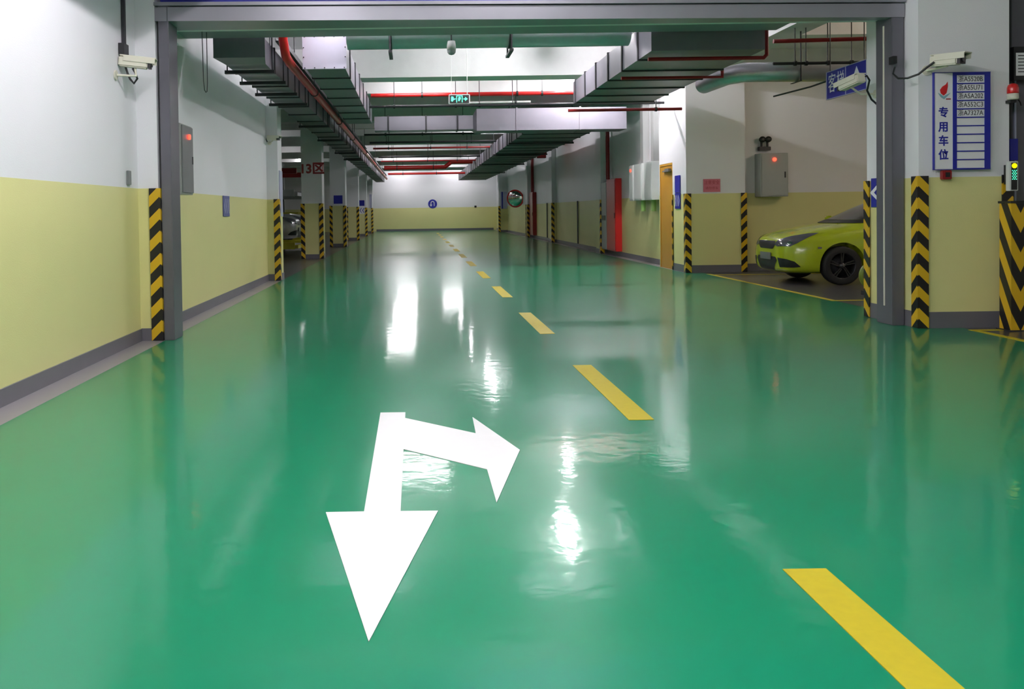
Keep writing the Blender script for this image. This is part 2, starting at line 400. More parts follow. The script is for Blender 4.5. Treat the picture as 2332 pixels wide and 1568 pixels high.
for (x, y), n in zip(((5.455, 25.785), (5.455, 34.985), (5.385, 41.985), (5.105, 53.385)), ('beside the bright red hydrant door', 'on the bare pilaster midway down the right wall', 'beside the dark red hydrant door', 'on the far right pilaster past the round mirror')):
    guard(x, y, 1, 1, 'striped guard '+n)
guard(5.385, 42.615, 1, -1, 'striped guard on the far edge of the pilaster by the dark red hydrant door')

# bollard
r = empty('barrier_post', (6.14, 8.9, 0), 'square post with bold black and yellow V chevrons at the right edge', 'bollard')
MB().box((6.045, 8.9, .012), (6.245, 9.08, 1.30)).build('post_body', M['stripe_big'], r)
MB().box((6.02, 8.88, 0), (6.27, 9.10, .011)).build('foot_plate', M['flange'], r)
MB().box((6.035, 8.89, 1.301), (6.255, 9.09, 1.325)).build('cap', M['black'], r)

# ------------------------------------------------------------------ signs
def panel(name, a, b, m, lab, cat='sign', group=None):
    return tag(MB().box(a, b, bev=min(.004, min(abs(a[i]-b[i]) for i in range(3))*.3)).build(name, M[m]), lab, cat, group)
# plate board
r = empty('plate_sign', (5.70, 9.2, 1.67), 'white and blue board of reserved plate numbers on the broad right column', 'sign')
Y0 = 9.195
MB().box((5.425, Y0-.03, 1.665), (6.005, Y0, 2.665), bev=.003).build('board', M['signwhite'], r)
b = MB()
b.box((5.615, Y0-.036, 1.665), (5.655, Y0-.030, 2.665)); b.box((5.945, Y0-.036, 1.665), (6.005, Y0-.030, 2.665))
b.box((5.655, Y0-.036, 2.640), (5.945, Y0-.030, 2.665)); b.box((5.655, Y0-.036, 1.665), (5.945, Y0-.030, 1.675))
RH = (2.640-1.675)/11
for k in range(1, 11): b.box((5.655, Y0-.036, 1.675+RH*k-.006), (5.945, Y0-.030, 1.675+RH*k+.006))
b.build('blue_grid', M['signblue'], r)
MB().box((5.421, Y0-.034, 1.661), (5.426, Y0, 2.669)).box((5.421, Y0-.034, 1.658), (6.009, Y0, 1.664)).box((5.421, Y0-.034, 2.666), (6.009, Y0, 2.672)).build('frame_edge', M['signblue'], r)
for k, t in enumerate(['浙A5520B', '浙A55U71', '浙A5A202', '浙A552C3', '浙A7327A']):
    text_mesh(t, .072, facing((5.80, Y0-.0315, 2.640-RH*(k+.5))), 'plate_lettering', M['inkdark'], r, .001, sx=.85)
for t, z in zip('专用车位', (2.25, 2.10, 1.955, 1.81)):
    text_mesh(t, .112, facing((5.518, Y0-.0315, z)), 'title_lettering', M['signblue'], r, .001, sx=.95, bold=.003)
fl_pts = [(.0, -.06), (.03, -.035), (.038, .0), (.045, .04), (.042, .085), (.022, .055), (-.012, .035), (-.038, .0), (-.03, -.035)]
MB().prism([(5.520+x, Y0-.0305, 2.49+z) for x, z in fl_pts], (0, -.002, 0)).build('flame_mark', M['flame'], r)
rb = [(-.06, -.03), (-.03, -.045), (.0, -.068), (.03, -.05), (.075, -.03), (.045, -.062), (.005, -.098), (-.03, -.075)]
MB().prism([(5.520+x, Y0-.0305, 2.49+z) for x, z in rb], (0, -.0015, 0)).build('ribbon_mark', M['teal'], r)
MB().box((5.545, Y0-.032, 2.388), (5.595, Y0-.0305, 2.400)).build('red_underline', M['inkred'], r)
r = empty('alarm_call_point', (5.55, 9.2, 1.56), 'small red alarm call point below the plate board', 'alarm button')  # the red alarm call button, not a sign
MB().box((5.505, 9.15, 1.56), (5.600, 9.208, 1.654), bev=.006).build('red_case', M['darkred'], r)
MB().box((5.530, 9.143, 1.583), (5.575, 9.1495, 1.632)).build('button_glass', M['black'], r)
# hanging blue direction sign
r = empty('hanging_sign', (5.33, 10.95, 2.62), 'dark blue hanging sign with white characters and an up arrow, partly behind a camera', 'sign')
SY0, SY1, SZ0, SZ1 = 10.32, 11.33, 2.66, 3.015
MB().box((5.32, SY0, SZ0), (5.34, SY1, SZ1)).build('board', M['signblue'], r)
MB().box((5.312, SY0, SZ0), (5.3195, SY1, SZ0+.008)).box((5.312, SY0, SZ1-.008), (5.3195, SY1, SZ1)).box((5.312, SY1-.01, SZ0), (5.3195, SY1, SZ1)).box((5.312, SY0, SZ0), (5.3195, SY0+.01, SZ1)).box((5.312, 10.82, SZ0), (5.3195, 10.828, SZ1)).build('pale_border', M['signgrey'], r)
for t, y in (('客', 11.18), ('梯', 10.96)): text_mesh(t, .26, facing((5.3185, y, 2.84), '-X'), 'lettering', M['signwhite'], r, .001, sx=.8)
ap = [(-.02, -.12), (.02, -.12), (.02, .0), (.075, .0), (0, .11), (-.075, .0), (-.02, .0)]
MB().prism([(5.3195, 10.56-x, 2.86+z) for x, z in ap], (-.003, 0, 0)).build('arrow_mark', M['signwhite'], r)
MB().cyl((5.33, 10.40, SZ1), (5.33, 10.40, CZ-.003), .006, n=6).build('hanging_rod', M['flange'], r); MB().cyl((5.33, 11.25, SZ1), (5.33, 11.25, CZ-.003), .006, n=6).build('hanging_rod', M['flange'], r)
# small signs
def chevron_marks(x, y0, y1, z0, z1, parent, nrm, m='signwhite', n=1, flip=1):
    b = MB(); h = (z1-z0); w = (y1-y0)/n
    for k in range(n):
        c = y0+w*(k+.5); a = w*.34*flip; t = w*.30
        pts = [(c-a, (z0+z1)/2), (c+a-t*.2, z1-h*.08), (c+a+t*.6, z1-h*.08), (c-a+t, (z0+z1)/2), (c+a+t*.6, z0+h*.08), (c+a-t*.2, z0+h*.08)]
        if nrm in '+X-X': b.prism([(x, p, q) for p, q in pts], (.002*(1 if nrm == '+X' else -1), 0, 0))
        else: b.prism([(p, x, q) for p, q in pts], (0, -.002, 0))
    return b.build('chevron_mark', M[m], parent)
r = empty('chevron_sign', (5.28, 9.9, 1.27), 'blue plate with one white chevron behind the right shutter post', 'sign')
MB().box((5.274, 9.80, 1.28), (5.288, 10.15, 1.61)).build('plate', M['signblue'], r)
chevron_marks(5.2735, 9.84, 10.13, 1.29, 1.60, r, '-X', flip=-1)
r = empty('chevron_sign', (-2.86, 13.3, 1.27), 'narrow faded blue chevron plate on the left wall past the shutter frame', 'sign')
MB().box((WL+.003, 13.13, 1.275), (WL+.016, 13.56, 1.585)).build('plate', M['signblue2'], r)
chevron_marks(WL+.0165, 13.16, 13.53, 1.30, 1.56, r, '+X', 'signgrey', 3)
r = empty('chevron_sign', (5.44, 18.1, 1.29), 'blue plate with white chevrons under the plain blue plate by the ochre door', 'sign')
MB().box((5.432, 17.98, 1.29), (5.446, 18.34, 1.615)).build('plate', M['signblue'], r)
chevron_marks(5.4315, 18.0, 18.32, 1.32, 1.59, r, '-X', n=3)
panel('plate_sign', (5.432, 17.98, 1.622), (5.446, 18.34, 1.975), 'signblue', 'plain dark blue plate on the side of the pillar by the ochre door')
r = empty('notice_sign', (5.98, 17.61, 1.62), 'small pink notice with dark red lettering on the pillar above the yellow band', 'notice')
MB().box((5.79, 17.608, 1.615), (6.13, 17.617, 1.875)).build('sheet', M['pink'], r)
text_mesh('注意安全', .085, facing((5.96, 17.6075, 1.80)), 'lettering', M['inkred'], r, .0006, sx=.92)
text_mesh('请勿停车', .060, facing((5.96, 17.6075, 1.69)), 'lettering', M['inkred'], r, .0006, sx=1.1)
panel('plate_sign', (-3.10, LY[1]-.014, 1.66), (-2.76, LY[1]-.002, 1.98), 'signblue', 'plain blue plate on the front of the second left column')
panel('plate_sign', (-3.08, LY[3]-.014, 1.68), (-2.77, LY[3]-.002, 1.99), 'signblue', 'plain blue plate above the chevrons on the fourth left column')
r = empty('chevron_sign', (-2.9, LY[3], 1.25), 'blue and white chevron plate on the fourth left column', 'sign')
MB().box((-3.08, LY[3]-.014, 1.24), (-2.77, LY[3]-.002, 1.62)).build('plate', M['signwhite'], r)
chevron_marks(LY[3]-.0145, -3.07, -2.78, 1.27, 1.59, r, '-Y', 'signblue', 2)
r = empty('plate_sign', (-2.9, LY[4], 1.6), 'pale blue and white board on the last left column by the end wall', 'sign')
MB().box((-2.98, LY[4]-.02, 1.6), (-2.68, LY[4]-.003, 2.45)).build('board', M['signwhite'], r)
MB().box((-2.84, LY[4]-.024, 1.6), (-2.70, LY[4]-.0205, 2.45)).build('blue_stripe', M['signgrey'], r)
r = empty('plate_sign', (-2.64, 17.35, 1.3), 'pale lilac board seen edge-on at the end pillar of the left wall', 'sign')
MB().box((-2.634, 17.2, 1.25), (-2.648, 17.58, 2.15)).build('board', M['signgrey'], r)
r = empty('plate_sign', (5.4, 53.37, 1.3), 'pale blue and white board on the far right pilaster', 'sign')
MB().box((5.22, 53.37, 1.42), (5.62, 53.395, 2.45)).build('board', M['signgrey'], r)
MB().box((5.29, 53.364, 1.42), (5.37, 53.3695, 2.45)).build('blue_stripe', M['signblue'], r)
r = empty('turn_sign', (1.22, WF, 1.5), 'round blue sign with a white U-turn arrow on the end wall', 'sign')
c = (1.24, 1.84); Yt = WF-.02
MB().cyl((c[0], WF-.003, c[1]), (c[0], Yt, c[1]), .31, n=32).build('disc', M['signblue'], r)
b = MB()
b.tube([(c[0]+.11, Yt-.004, c[1]-.15), (c[0]+.11, Yt-.004, c[1]+.06)]+[(c[0]+.11*math.cos(t*PI/8), Yt-.004, c[1]+.06+.11*math.sin(t*PI/8)) for t in range(1, 8)]+[(c[0]-.11, Yt-.004, c[1]+.06), (c[0]-.11, Yt-.004, c[1]-.06)], .026, n=6)
b.prism([(c[0]-.20, Yt, c[1]-.05), (c[0]-.02, Yt, c[1]-.05), (c[0]-.11, Yt, c[1]-.19)], (0, -.008, 0))
b.build('arrow_mark', M['signwhite'], r)
# 13 zone lettering is painted on its column
r = empty('zone_lettering', (-2.95, LY[0], 2.4), 'dark red 13区 painted on the first free column at the left', 'painted lettering')
text_mesh('13区', .36, facing((-2.925, LY[0]-.003, 2.57)), 'lettering', M['zone'], r, .0015, sx=1.0, bold=.012)
text_mesh('13区', .30, facing((-2.645, LY[0]+.31, 2.60), '+X'), 'lettering', M['zone'], r, .0015, sx=1.0, bold=.012)
# exit sign
r = empty('exit_sign', (.84, 16.0, 3.24), 'lit green emergency exit sign hanging over the lane', 'exit sign')
EY = 16.0
MB().box((.645, EY-.02, 3.245), (1.035, EY+.02, 3.425), bev=.012).build('case', M['boxlight'], r)
MB().box((.665, EY-.024, 3.262), (1.015, EY-.0205, 3.408)).build('dark_face', M['black'], r)
b = MB(); e = EY-.027
def pr(pts): b.prism([(x, EY-.0245, z) for x, z in pts], (0, -.003, 0))
pr([(.785, 3.275), (.797, 3.275), (.797, 3.397), (.785, 3.397)]); pr([(.885, 3.275), (.897, 3.275), (.897, 3.397), (.885, 3.397)]); pr([(.797, 3.387), (.885, 3.387), (.885, 3.397), (.797, 3.397)])
pr([(.69, 3.30), (.715, 3.29), (.735, 3.32), (.775, 3.335), (.775, 3.345), (.735, 3.345), (.735, 3.375), (.70, 3.385), (.69, 3.36)])
pr([(.82, 3.30), (.84, 3.30), (.865, 3.34), (.86, 3.375), (.83, 3.375), (.82, 3.34)])
pr([(.915, 3.328), (.945, 3.328), (.945, 3.30), (.99, 3.336), (.945, 3.372), (.945, 3.344), (.915, 3.344)])
b.build('lit_symbols', M['greenlamp'], r)
MB().cyl((.985, EY, 3.425), (.985, EY, CZ-.002), .007, n=6).build('hanging_rod', M['boxlight'], r); MB().cyl((.70, EY, 3.425), (.70, EY, CZ-.002), .004, n=6).build('hanging_rod', M['boxlight'], r)
# notices and lamp on the right post
r = empty('gate_frame', (6.6, 9.6, 0), 'dark grey metal gate frame at the right edge beyond the broad column', 'gate')
MB().box((6.265, 9.36, 0), (6.36, 9.62, 4.45)).build('post', M['flange'], r)
MB().box((6.36, 9.45, 0), (8.6, 9.55, 4.45)).build('panel', M['frame'], r)
MB().box((6.44, 9.43, 1.32), (6.46, 9.449, 2.62)).build('pale_strip', M['signgrey'], r)
r = empty('notice_board', (6.5, 9.34, 2.6), 'white typed notice in a black frame above the red beacon', 'notice board')
MB().box((6.345, 9.30, 2.60), (6.82, 9.355, 2.95)).build('frame', M['black'], r)
MB().box((6.365, 9.295, 2.645), (6.80, 9.2995, 2.885)).build('sheet', M['signwhite'], r)
b = MB()
for k in range(6): b.box((6.385, 9.2925, 2.85-k*.034), (6.77-.05*(k % 3), 9.2948, 2.860-k*.034))
b.build('typed_lines', M['inkdark'], r)
r = empty('warning_beacon', (6.22, 9.16, 2.37), 'red warning beacon with a cream base at the right edge', 'beacon')
T = Matrix.Translation((6.225, 9.14, 2.375))
MB().lathe([(0, 0), (.050, 0), (.054, .01), (.052, .062), (0, .062)], T, n=24).build('base', M['cam'], r)
MB().lathe([(.0, .063), (.052, .063), (.055, .075), (.054, .12), (.046, .150), (.025, .166), (0, .17)], T, n=24).build('dome', M['beacon'], r)
MB().box((6.20, 9.14, 2.345), (6.262, 9.218, 2.374)).build('mount_bracket', M['black'], r)
MB().tube([(6.275, 9.16, 2.40), (6.34, 9.2, 2.36), (6.40, 9.27, 2.33), (6.46, 9.36, 2.36)], .007, n=6).build('cable', M['black'], r)
panel('notice_sign', (6.325, 9.335, 1.755), (6.415, 9.350, 1.985), 'signblue', 'small bright blue notice between the beacon and the signal box', 'notice')
r = empty('signal_box', (6.2, 9.14, 1.42), 'slim grey signal box with a lit yellow dot and green arrows at the right edge', 'signal box')
MB().box((6.155, 9.085, 1.43), (6.245, 9.150, 1.735), bev=.005).build('case', M['boxlight'], r)
MB().box((6.170, 9.081, 1.44), (6.230, 9.0845, 1.72)).build('dark_face', M['black'], r)
MB().cyl((6.20, 9.0805, 1.688), (6.20, 9.076, 1.688), .025, n=20).build('yellow_light', M['yellowlamp'], r)
b = MB()
for i in range(5):
    for j in range(7):
        if (i+j) % 2 == 0 or i == j: b.box((6.177+i*.010, 9.077, 1.545+j*.015), (6.183+i*.010, 9.0805, 1.553+j*.015))
b.build('dot_display', M['greenlamp'], r)
MB().box((6.16, 9.151, 1.50), (6.24, 9.185, 1.70)).build('mount_bracket', M['black'], r)

# ------------------------------------------------------------------ wall boxes, cabinets, hydrant doors, door
r = empty('electrical_box', (-2.75, 10.3, 1.54), 'grey metal electrical box with a red light on the left wall behind the shutter post', 'electrical box')
MB().box((WL+.003, 9.93, 1.54), (-2.635, 10.47, 2.345), bev=.006).build('case', M['boxgrey'], r)
o = MB().box((-2.634, 9.97, 1.56), (-2.620, 10.45, 2.33), bev=.004).build('door', M['boxdark'], r)
MB().box((-2.88+.013, 9.98, 1.545), (-2.84, 10.42, 2.34)).build('wall_mount', M['black'], r)
MB().cyl((-2.6195, 10.25, 2.21), (-2.600, 10.25, 2.21), .030, n=16).build('indicator_light', M['redlamp'], r)
MB().box((-2.6195, 10.40, 1.90), (-2.612, 10.42, 1.99)).build('door_handle', M['black'], r)
r = empty('electrical_cabinet', (7.01, 17.7, 1.5), 'large dim grey cabinet with a red light on the wall above the lime car', 'electrical cabinet')
MB().box((6.93, 17.58, 1.505), (7.48, 17.897, 2.375), bev=.006).build('case', M['boxgrey'], r)
MB().box((6.95, 17.568, 1.525), (7.46, 17.5795, 2.355), bev=.003).build('door', M['boxgrey'], r)
MB().box((6.99, 17.8965, 1.6), (7.42, 17.899, 2.3)).build('mount_plate', M['black'], r)
MB().cyl((7.20, 17.567, 2.245), (7.20, 17.545, 2.245), .036, n=16).build('indicator_light', M['redlamp'], r)
MB().box((7.40, 17.560, 1.88), (7.425, 17.567, 2.0)).build('door_handle', M['black'], r)
r = empty('emergency_light', (7.05, 17.8, 2.4), 'twin-headed dark emergency light above the dim grey cabinet', 'emergency light')
MB().box((6.99, 17.80, 2.44), (7.23, 17.897, 2.52), bev=.008).build('battery_case', M['black'], r)
MB().box((7.04, 17.8965, 2.45), (7.18, 17.899, 2.51)).build('mount_plate', M['black'], r)
for x in (7.05, 7.17):
    MB().cyl((x, 17.84, 2.52), (x, 17.84, 2.63), .022, n=10).build('stem', M['black'], r)
    MB().lathe([(0, .09), (.05, .085), (.062, .03), (.058, 0), (0, .004)], Matrix.Translation((x, 17.76, 2.665)) @ Matrix.Rotation(-PI/2, 4, 'X'), n=18).build('lamp_head', M['black'], r)
def small_box(name, y0, y1, z0, z1, d, m, lab, cat, x=WR, light=False):
    r = empty(name, (x, (y0+y1)/2, z0), lab, cat)
    MB().box((x-d, y0, z0), (x-.003, y1, z1), bev=.006).build('case', M[m], r)
    MB().box((x-d-.010, y0+.03, z0+.03), (x-d-.0005, y1-.03, z1-.03), bev=.003).build('door', M[m], r)
    MB().box((x-.0025, y0+.05, z0+.05), (x-.0005, y1-.05, z1-.05)).build('mount_plate', M['black'], r)
    if light: MB().cyl((x-d-.0105, (y0+y1)/2, z1-.13), (x-d-.03, (y0+y1)/2, z1-.13), .035, n=14).build('indicator_light', M['redlamp'], r)
    return r
small_box('control_box', 21.75, 22.10, 1.50, 2.38, .24, 'boxlight', 'slim light grey box with a red light, far one of three on the right wall', 'electrical box', light=True)
for y0, y1, lab, lab2 in ((20.85, 21.55, 'middle light grey box of three on the right wall, below a conduit', 'conduit rising from the middle box of three on the right wall'), (19.95, 20.60, 'light grey box nearest the ochre door, below a conduit', 'conduit rising from the box nearest the ochre door')):
    r = small_box('control_box', y0, y1, 1.50, 2.38, .26, 'boxlight', lab, 'electrical box')
    yc = (y0+y1)/2
    MB().cyl((WR-.13, yc, 1.24), (WR-.13, yc, 1.497), .055, n=14).build('cable_sleeve', M['greentube'], r)
    tag(MB().box((WR-.16, yc-.13, 2.385), (WR-.004, yc+.13, 4.0), bev=.004).build('conduit', M['boxgrey']), lab2, 'conduit')
for y0, y1, m, x, lab, n in ((23.95, 25.05, 'red', WR, 'bright red hydrant cabinet door on the right wall', ''), (40.7, 41.9, 'darkred', WR, 'dark red hydrant cabinet door far down the right wall', '')):
    r = empty('hydrant_cabinet', (x, (y0+y1)/2, 0), lab, 'hydrant cabinet')
    MB().box((x-.17, y0, .14), (x-.003, y1, 2.14), bev=.004).build('case', M[m], r)
    MB().box((x-.185, y0+.03, .17), (x-.1705, y1-.03, 2.11), bev=.003).build('door', M[m], r)
    MB().box((x-.20, y0+.06, 1.05), (x-.186, y0+.09, 1.20)).build('handle', M['black'], r)
r = empty('grey_cupboard', (5.56, 25.4, 0), 'narrow grey cupboard between the bright red hydrant door and a striped pilaster', 'cupboard')
MB().box((WR-.17, 25.07, .14), (WR-.003, 25.76, 2.08), bev=.004).build('case', M['boxdark'], r)
MB().box((WR-.183, 25.1, .17), (WR-.1705, 25.73, 2.05)).build('door', M['boxgrey'], r)
MB().box((WR-.195, 25.2, .98), (WR-.1835, 25.6, 1.12)).build('handle_recess', M['black'], r)
# ochre door
r = empty('door_1', (5.5, 19.05, 0), 'ochre painted door in the right wall beside the striped pillar', 'door')
MB().box((5.475, 18.57, 0), (5.515, 19.54, 2.25)).build('door_leaf', M['door'], r)
MB().box((5.462, 18.555, 0), (5.4745, 18.60, 2.265)).box((5.462, 19.51, 0), (5.4745, 19.555, 2.265)).box((5.462, 18.60, 2.22), (5.4745, 19.51, 2.265)).build('door_frame', M['door'], r)
MB().box((5.40, 18.68, 2.08), (5.4615, 18.98, 2.15), bev=.004).box((5.43, 18.95, 2.09), (5.4615, 19.25, 2.12)).build('door_closer', M['boxdark'], r)
tag(MB().box((WL+.003, 8.76, 1.615), (WL+.022, 8.86, 1.755), bev=.003).build('switch_plate', M['boxdark']), 'small grey switch plate on the left wall just above the yellow band', 'switch')
tag(MB().box((WR-.03, 43.6, .28), (WR-.003, 43.9, .62), bev=.003).build('socket_plate', M['black']), 'small dark socket plate low on the right wall beyond the dark red door', 'socket')
tag(MB().box((4.12, WF-.05, 1.55), (4.26, WF-.003, 1.68), bev=.003).build('socket_plate', M['black']), 'small dark socket plate on the end wall', 'socket')
for y, lab in ((30.3, 'thin dark pipe on the yellow band of the right wall near the red hydrant door'), (37.3, 'thin dark pipe on the yellow band of the right wall past the bare pilaster')):
    tag(MB().cyl((WR-.03, y, .13), (WR-.03, y, 1.6), .024, n=8).build('drain_pipe', M['cable']), lab, 'pipe')

# ------------------------------------------------------------------ security cameras
def cctv(loc, yaw, pitch, L, lab, bracket, cable, s=1.):
    """camera housing that looks along +X before yaw; bracket and cable in world points"""
    r = empty('security_camera', loc, lab, 'security camera')
    R = Matrix.Rotation(yaw, 4, 'Z') @ Matrix.Rotation(pitch, 4, 'Y')
    def put(b, n, m):
        o = b.build(n, M[m], origin=(0, 0, 0)); o.data.transform(R @ Matrix.Scale(s, 4)); o.parent = r; return o
    put(MB().box((-L/2, -.045, -.045), (L/2-.03, .045, .04), bev=.010), 'housing', 'cam')
    put(MB().box((-L/2+.01, -.052, .041), (L/2+.035, .052, .050)).box((-L/2+.04, -.052, .0), (L/2+.03, -.0465, .041)).box((-L/2+.04, .0465, .0), (L/2+.03, .052, .041)), 'sunshield', 'cam')
    put(MB().box((L/2-.0295, -.040, -.040), (L/2-.004, .040, .036)), 'front_glass', 'black')
    put(MB().cyl((L/2-.0035, 0, 0), (L/2+.006, 0, 0), .026, n=18), 'lens', 'glass')
    base, joint, n = bracket
    b = MB(); bp = Vector(base); nn = Vector(n)
    b.cyl(bp+nn*.002, bp+nn*.014, .042*s, n=18); b.tube([bp+nn*.014, Vector(joint), Vector(loc)+R @ Vector((0, 0, -.046*s))], .011*s, n=8)
    b.build('mount_arm', M['cam'], r)
    if cable: MB().tube(cable, .011, n=8).build('cable', M['black'], r)
    return r
cctv((-2.71, 8.63, 2.80), math.radians(8), math.radians(6), .27, 'cream security camera on the left wall before the shutter frame', ((WL, 8.50, 2.66), (-2.70, 8.60, 2.665), (1, 0, 0)),
     [(-2.83, 8.64, 2.82), (-2.80, 8.66, 2.70), (-2.775, 8.655, 2.645), (-2.735, 8.645, 2.60), (-2.70, 8.64, 2.645), (-2.715, 8.63, 2.70), (-2.74, 8.63, 2.745)], s=1.15)
cctv((5.42, 8.93, 2.76), math.radians(-60), math.radians(3), .25, 'cream security camera on the broad right column above the plate board', ((5.375, 9.22, 2.70), (5.40, 9.06, 2.70), (0, -1, 0)),
     [(5.315, 8.98, 2.75), (5.26, 9.02, 2.70), (5.20, 9.06, 2.64), (5.12, 9.12, 2.61), (5.07, 9.2, 2.62), (5.07, 9.3, 2.68), (5.115, 9.35, 2.76)], s=1.25)
cctv((4.97, 10.0, 2.695), math.radians(96), math.radians(7), .36, 'cream security camera pointing away in front of the blue hanging sign', ((5.29, 10.06, 2.57), (5.10, 10.04, 2.57), (-1, 0, 0)),
     [(4.99, 9.83, 2.72), (5.05, 9.80, 2.74), (5.11, 9.86, 2.70), (5.14, 9.97, 2.60), (5.20, 9.99, 2.50), (5.28, 10.01, 2.44)], s=1.15)
cctv((-2.70, 16.93, 2.76), math.radians(-25), math.radians(4), .26, 'small cream security camera on the end pillar of the left wall', ((-2.80, 17.1, 2.68), (-2.77, 16.97, 2.68), (0, -1, 0)),
     [(-2.82, 17.0, 2.80), (-2.86, 17.06, 2.75), (-2.84, 17.08, 2.70)])
tag(MB().box((5.10, 9.35, 2.80), (5.14, 9.44, 2.88)).build('junction_box', M['black']), 'small black junction box on the right shutter post above the cable loop', 'junction box')
tag(MB().box((WL+.004, 8.60, 2.88), (WL+.06, 8.74, 2.99)).build('junction_box', M['black']), 'black junction box above the left wall camera', 'junction box')
tag(MB().box((WL+.004, 8.70, 2.995), (WL+.036, 8.745, CZ-.003)).build('conduit', M['flange']), 'thin dark conduit rising above the left wall camera', 'conduit')
tag(MB().tube([(-2.90, 17.08, 2.83), (-2.90, 17.08, 3.55), (-2.86, 17.06, 3.63), (-2.78, 17.02, 3.66), (-2.5, 17.0, 3.66)], .018, n=8).build('conduit', M['flange']), 'dark bent conduit above the camera on the left end pillar', 'conduit')
r = empty('dome_camera', (.52, 11.8, 3.4), 'small clear dome hanging under the ceiling duct above the exit sign', 'camera')
T = Matrix.Translation((.52, 11.72, 3.44))
MB().lathe([(0, .12), (.05, .12), (.06, .06), (.06, .0), (0, .0)], T, n=20).build('base', M['boxlight'], r)
MB().lathe([(.058, -.001), (.055, -.03), (.035, -.055), (0, -.065)], T, n=20).build('dome', M['dome'], r)
MB().cyl((.52, 11.72, 3.56), (.52, 11.72, CZ-.003), .01, n=6).build('hanging_rod', M['flange'], r)
# convex mirror
r = empty('convex_mirror', (5.4, 46, 1.5), 'red-rimmed round convex mirror far down the right wall', 'mirror')
R = Matrix.Translation((5.28, 46., 1.93)) @ Matrix.Rotation(math.radians(-28), 4, 'Z') @ Matrix.Rotation(math.radians(96), 4, 'X')
MB().lathe([(.40*a/6, .09*(1-(a/6)**2)+.04) for a in range(0, 7)], R, n=36).build('mirror_face', M['mirror'], r)
MB().lathe([(.40, -.02), (.46, -.02), (.475, .03), (.44, .07), (.40, .05)], R, n=36).build('rim', M['red'], r)
MB().lathe([(0, -.03), (.45, -.03), (.45, -.022), (0, -.022)], R, n=36).build('back_shell', M['darkred'], r)
MB().tube([R @ Vector((0, 0, -.031)), (5.45, 46.25, 1.97), (WR-.003, 46.3, 1.97)], .025, n=8).build('mount_arm', M['black'], r)

# ------------------------------------------------------------------ ducts, hangers
def ring(b, x0, x1, z0, z1, y, w=.018, t=.05):
    b.box((x0-w, y-t/2, z0-w), (x1+w, y+t/2, z0-.0005)); b.box((x0-w, y-t/2, z1+.0005), (x1+w, y+t/2, z1+w))
    b.box((x0-w, y-t/2, z0), (x0-.0005, y+t/2, z1)); b.box((x1+.0005, y-t/2, z0), (x1+w, y+t/2, z1))
def duct_y(lab, x0, x1, z0, z1, y0, y1, step, first=None, extra=None):
    r = empty('ceiling_duct', ((x0+x1)/2, (y0+y1)/2, z0), lab, 'air duct')
    b = MB(); y = y0; ys = []
    y = y0 if first is None else first
    while y < y1-.1: ys.append(y); y += step
    b.box((x0, y0, z0), (x1, y1, z1))
    b.build('duct_body', M['duct'], r)
    for y in ys:
        f = MB(); ring(f, x0, x1, z0, z1, y); f.build('flange', M['flange'], r)
    if extra: extra(r)
    return r
def end_cap(x0, x1, z0, z1, y):
    def go(r):
        b = MB().box((x0-.03, y-.022, z0-.03), (x1+.03, y-.001, z1+.03)); b.build('end_plate', M['endplate'], r)
        b = MB()
        for k in range(5):
            for z in (z0-.015, z1+.015): b.cyl((x0+(x1-x0)*k/4, y-.023, z), (x0+(x1-x0)*k/4, y-.032, z), .009, n=6)
        for k in range(1, 3):
            for x in (x0-.015, x1+.015): b.cyl((x, y-.023, z0+(z1-z0)*k/3), (x, y-.032, z0+(z1-z0)*k/3), .009, n=6)
        b.build('bolt', M['flange'], r)
    return go
duct_y('wide flat duct at the upper right with dark flanges', 3.05, 4.50, 3.31, 3.72, 11.25, 16.75, .92, 11.9)
duct_y('narrow duct with a bolted square end plate, upper left of the lane', -1.50, -.95, 3.34, 3.74, 12.30, 20.2, 1.15, 13.3, end_cap(-1.50, -.95, 3.34, 3.74, 12.30))
def lowfront(r):
    x0, x1, z0, z1, y = -2.42, -1.9, 3.24, 3.56, 11.4
    MB().add([(x0-.12, y-.15, z0+.06), (x1+.02, y-.15, z0+.06), (x1, y-.001, z0), (x0, y-.001, z0), (x0-.12, y-.15, z1), (x1+.02, y-.15, z1), (x1, y-.001, z1), (x0, y-.001, z1)],
             [(0,3,2,1),(4,5,6,7),(0,1,5,4),(1,2,6,5),(2,3,7,6),(3,0,4,7)]).build('inlet_hood', M['duct'], r)
duct_y('low duct beside the left wall, running over the left columns to the end wall', -2.42, -1.90, 3.24, 3.56, 11.4, 56.5, 1.28, 12.1, lowfront)
duct_y('long duct with many flanges receding to the end wall on the right', 2.80, 4.50, 3.26, 3.68, 21.75, 55.5, 1.25, 22.6)
r = empty('ceiling_duct', (.9, 21.2, 3.2), 'grey cross duct spanning the lane, deeper on its right half', 'air duct')
MB().box((-.93, 20.95, 3.25), (1.42, 21.5, 3.58)).build('duct_body', M['duct'], r)
MB().box((1.50, 20.85, 3.20), (5.05, 21.6, 3.72)).build('duct_body', M['duct'], r)
MB().add([(1.4205, 20.95, 3.25), (1.4995, 20.85, 3.20), (1.4995, 21.6, 3.20), (1.4205, 21.5, 3.25), (1.4205, 20.95, 3.58), (1.4995, 20.85, 3.72), (1.4995, 21.6, 3.72), (1.4205, 21.5, 3.58)],
   [(0,3,2,1),(4,5,6,7),(0,1,5,4),(1,2,6,5),(2,3,7,6),(3,0,4,7)]).build('reducer', M['duct'], r)
for x in (-.6, .3, 1.05):
    f = MB(); f.box((x-.02, 20.93, 3.235), (x+.02, 20.9495, 3.60)).box((x-.02, 20.93, 3.235), (x+.02, 21.5, 3.2495)); f.build('flange', M['flange'], r)
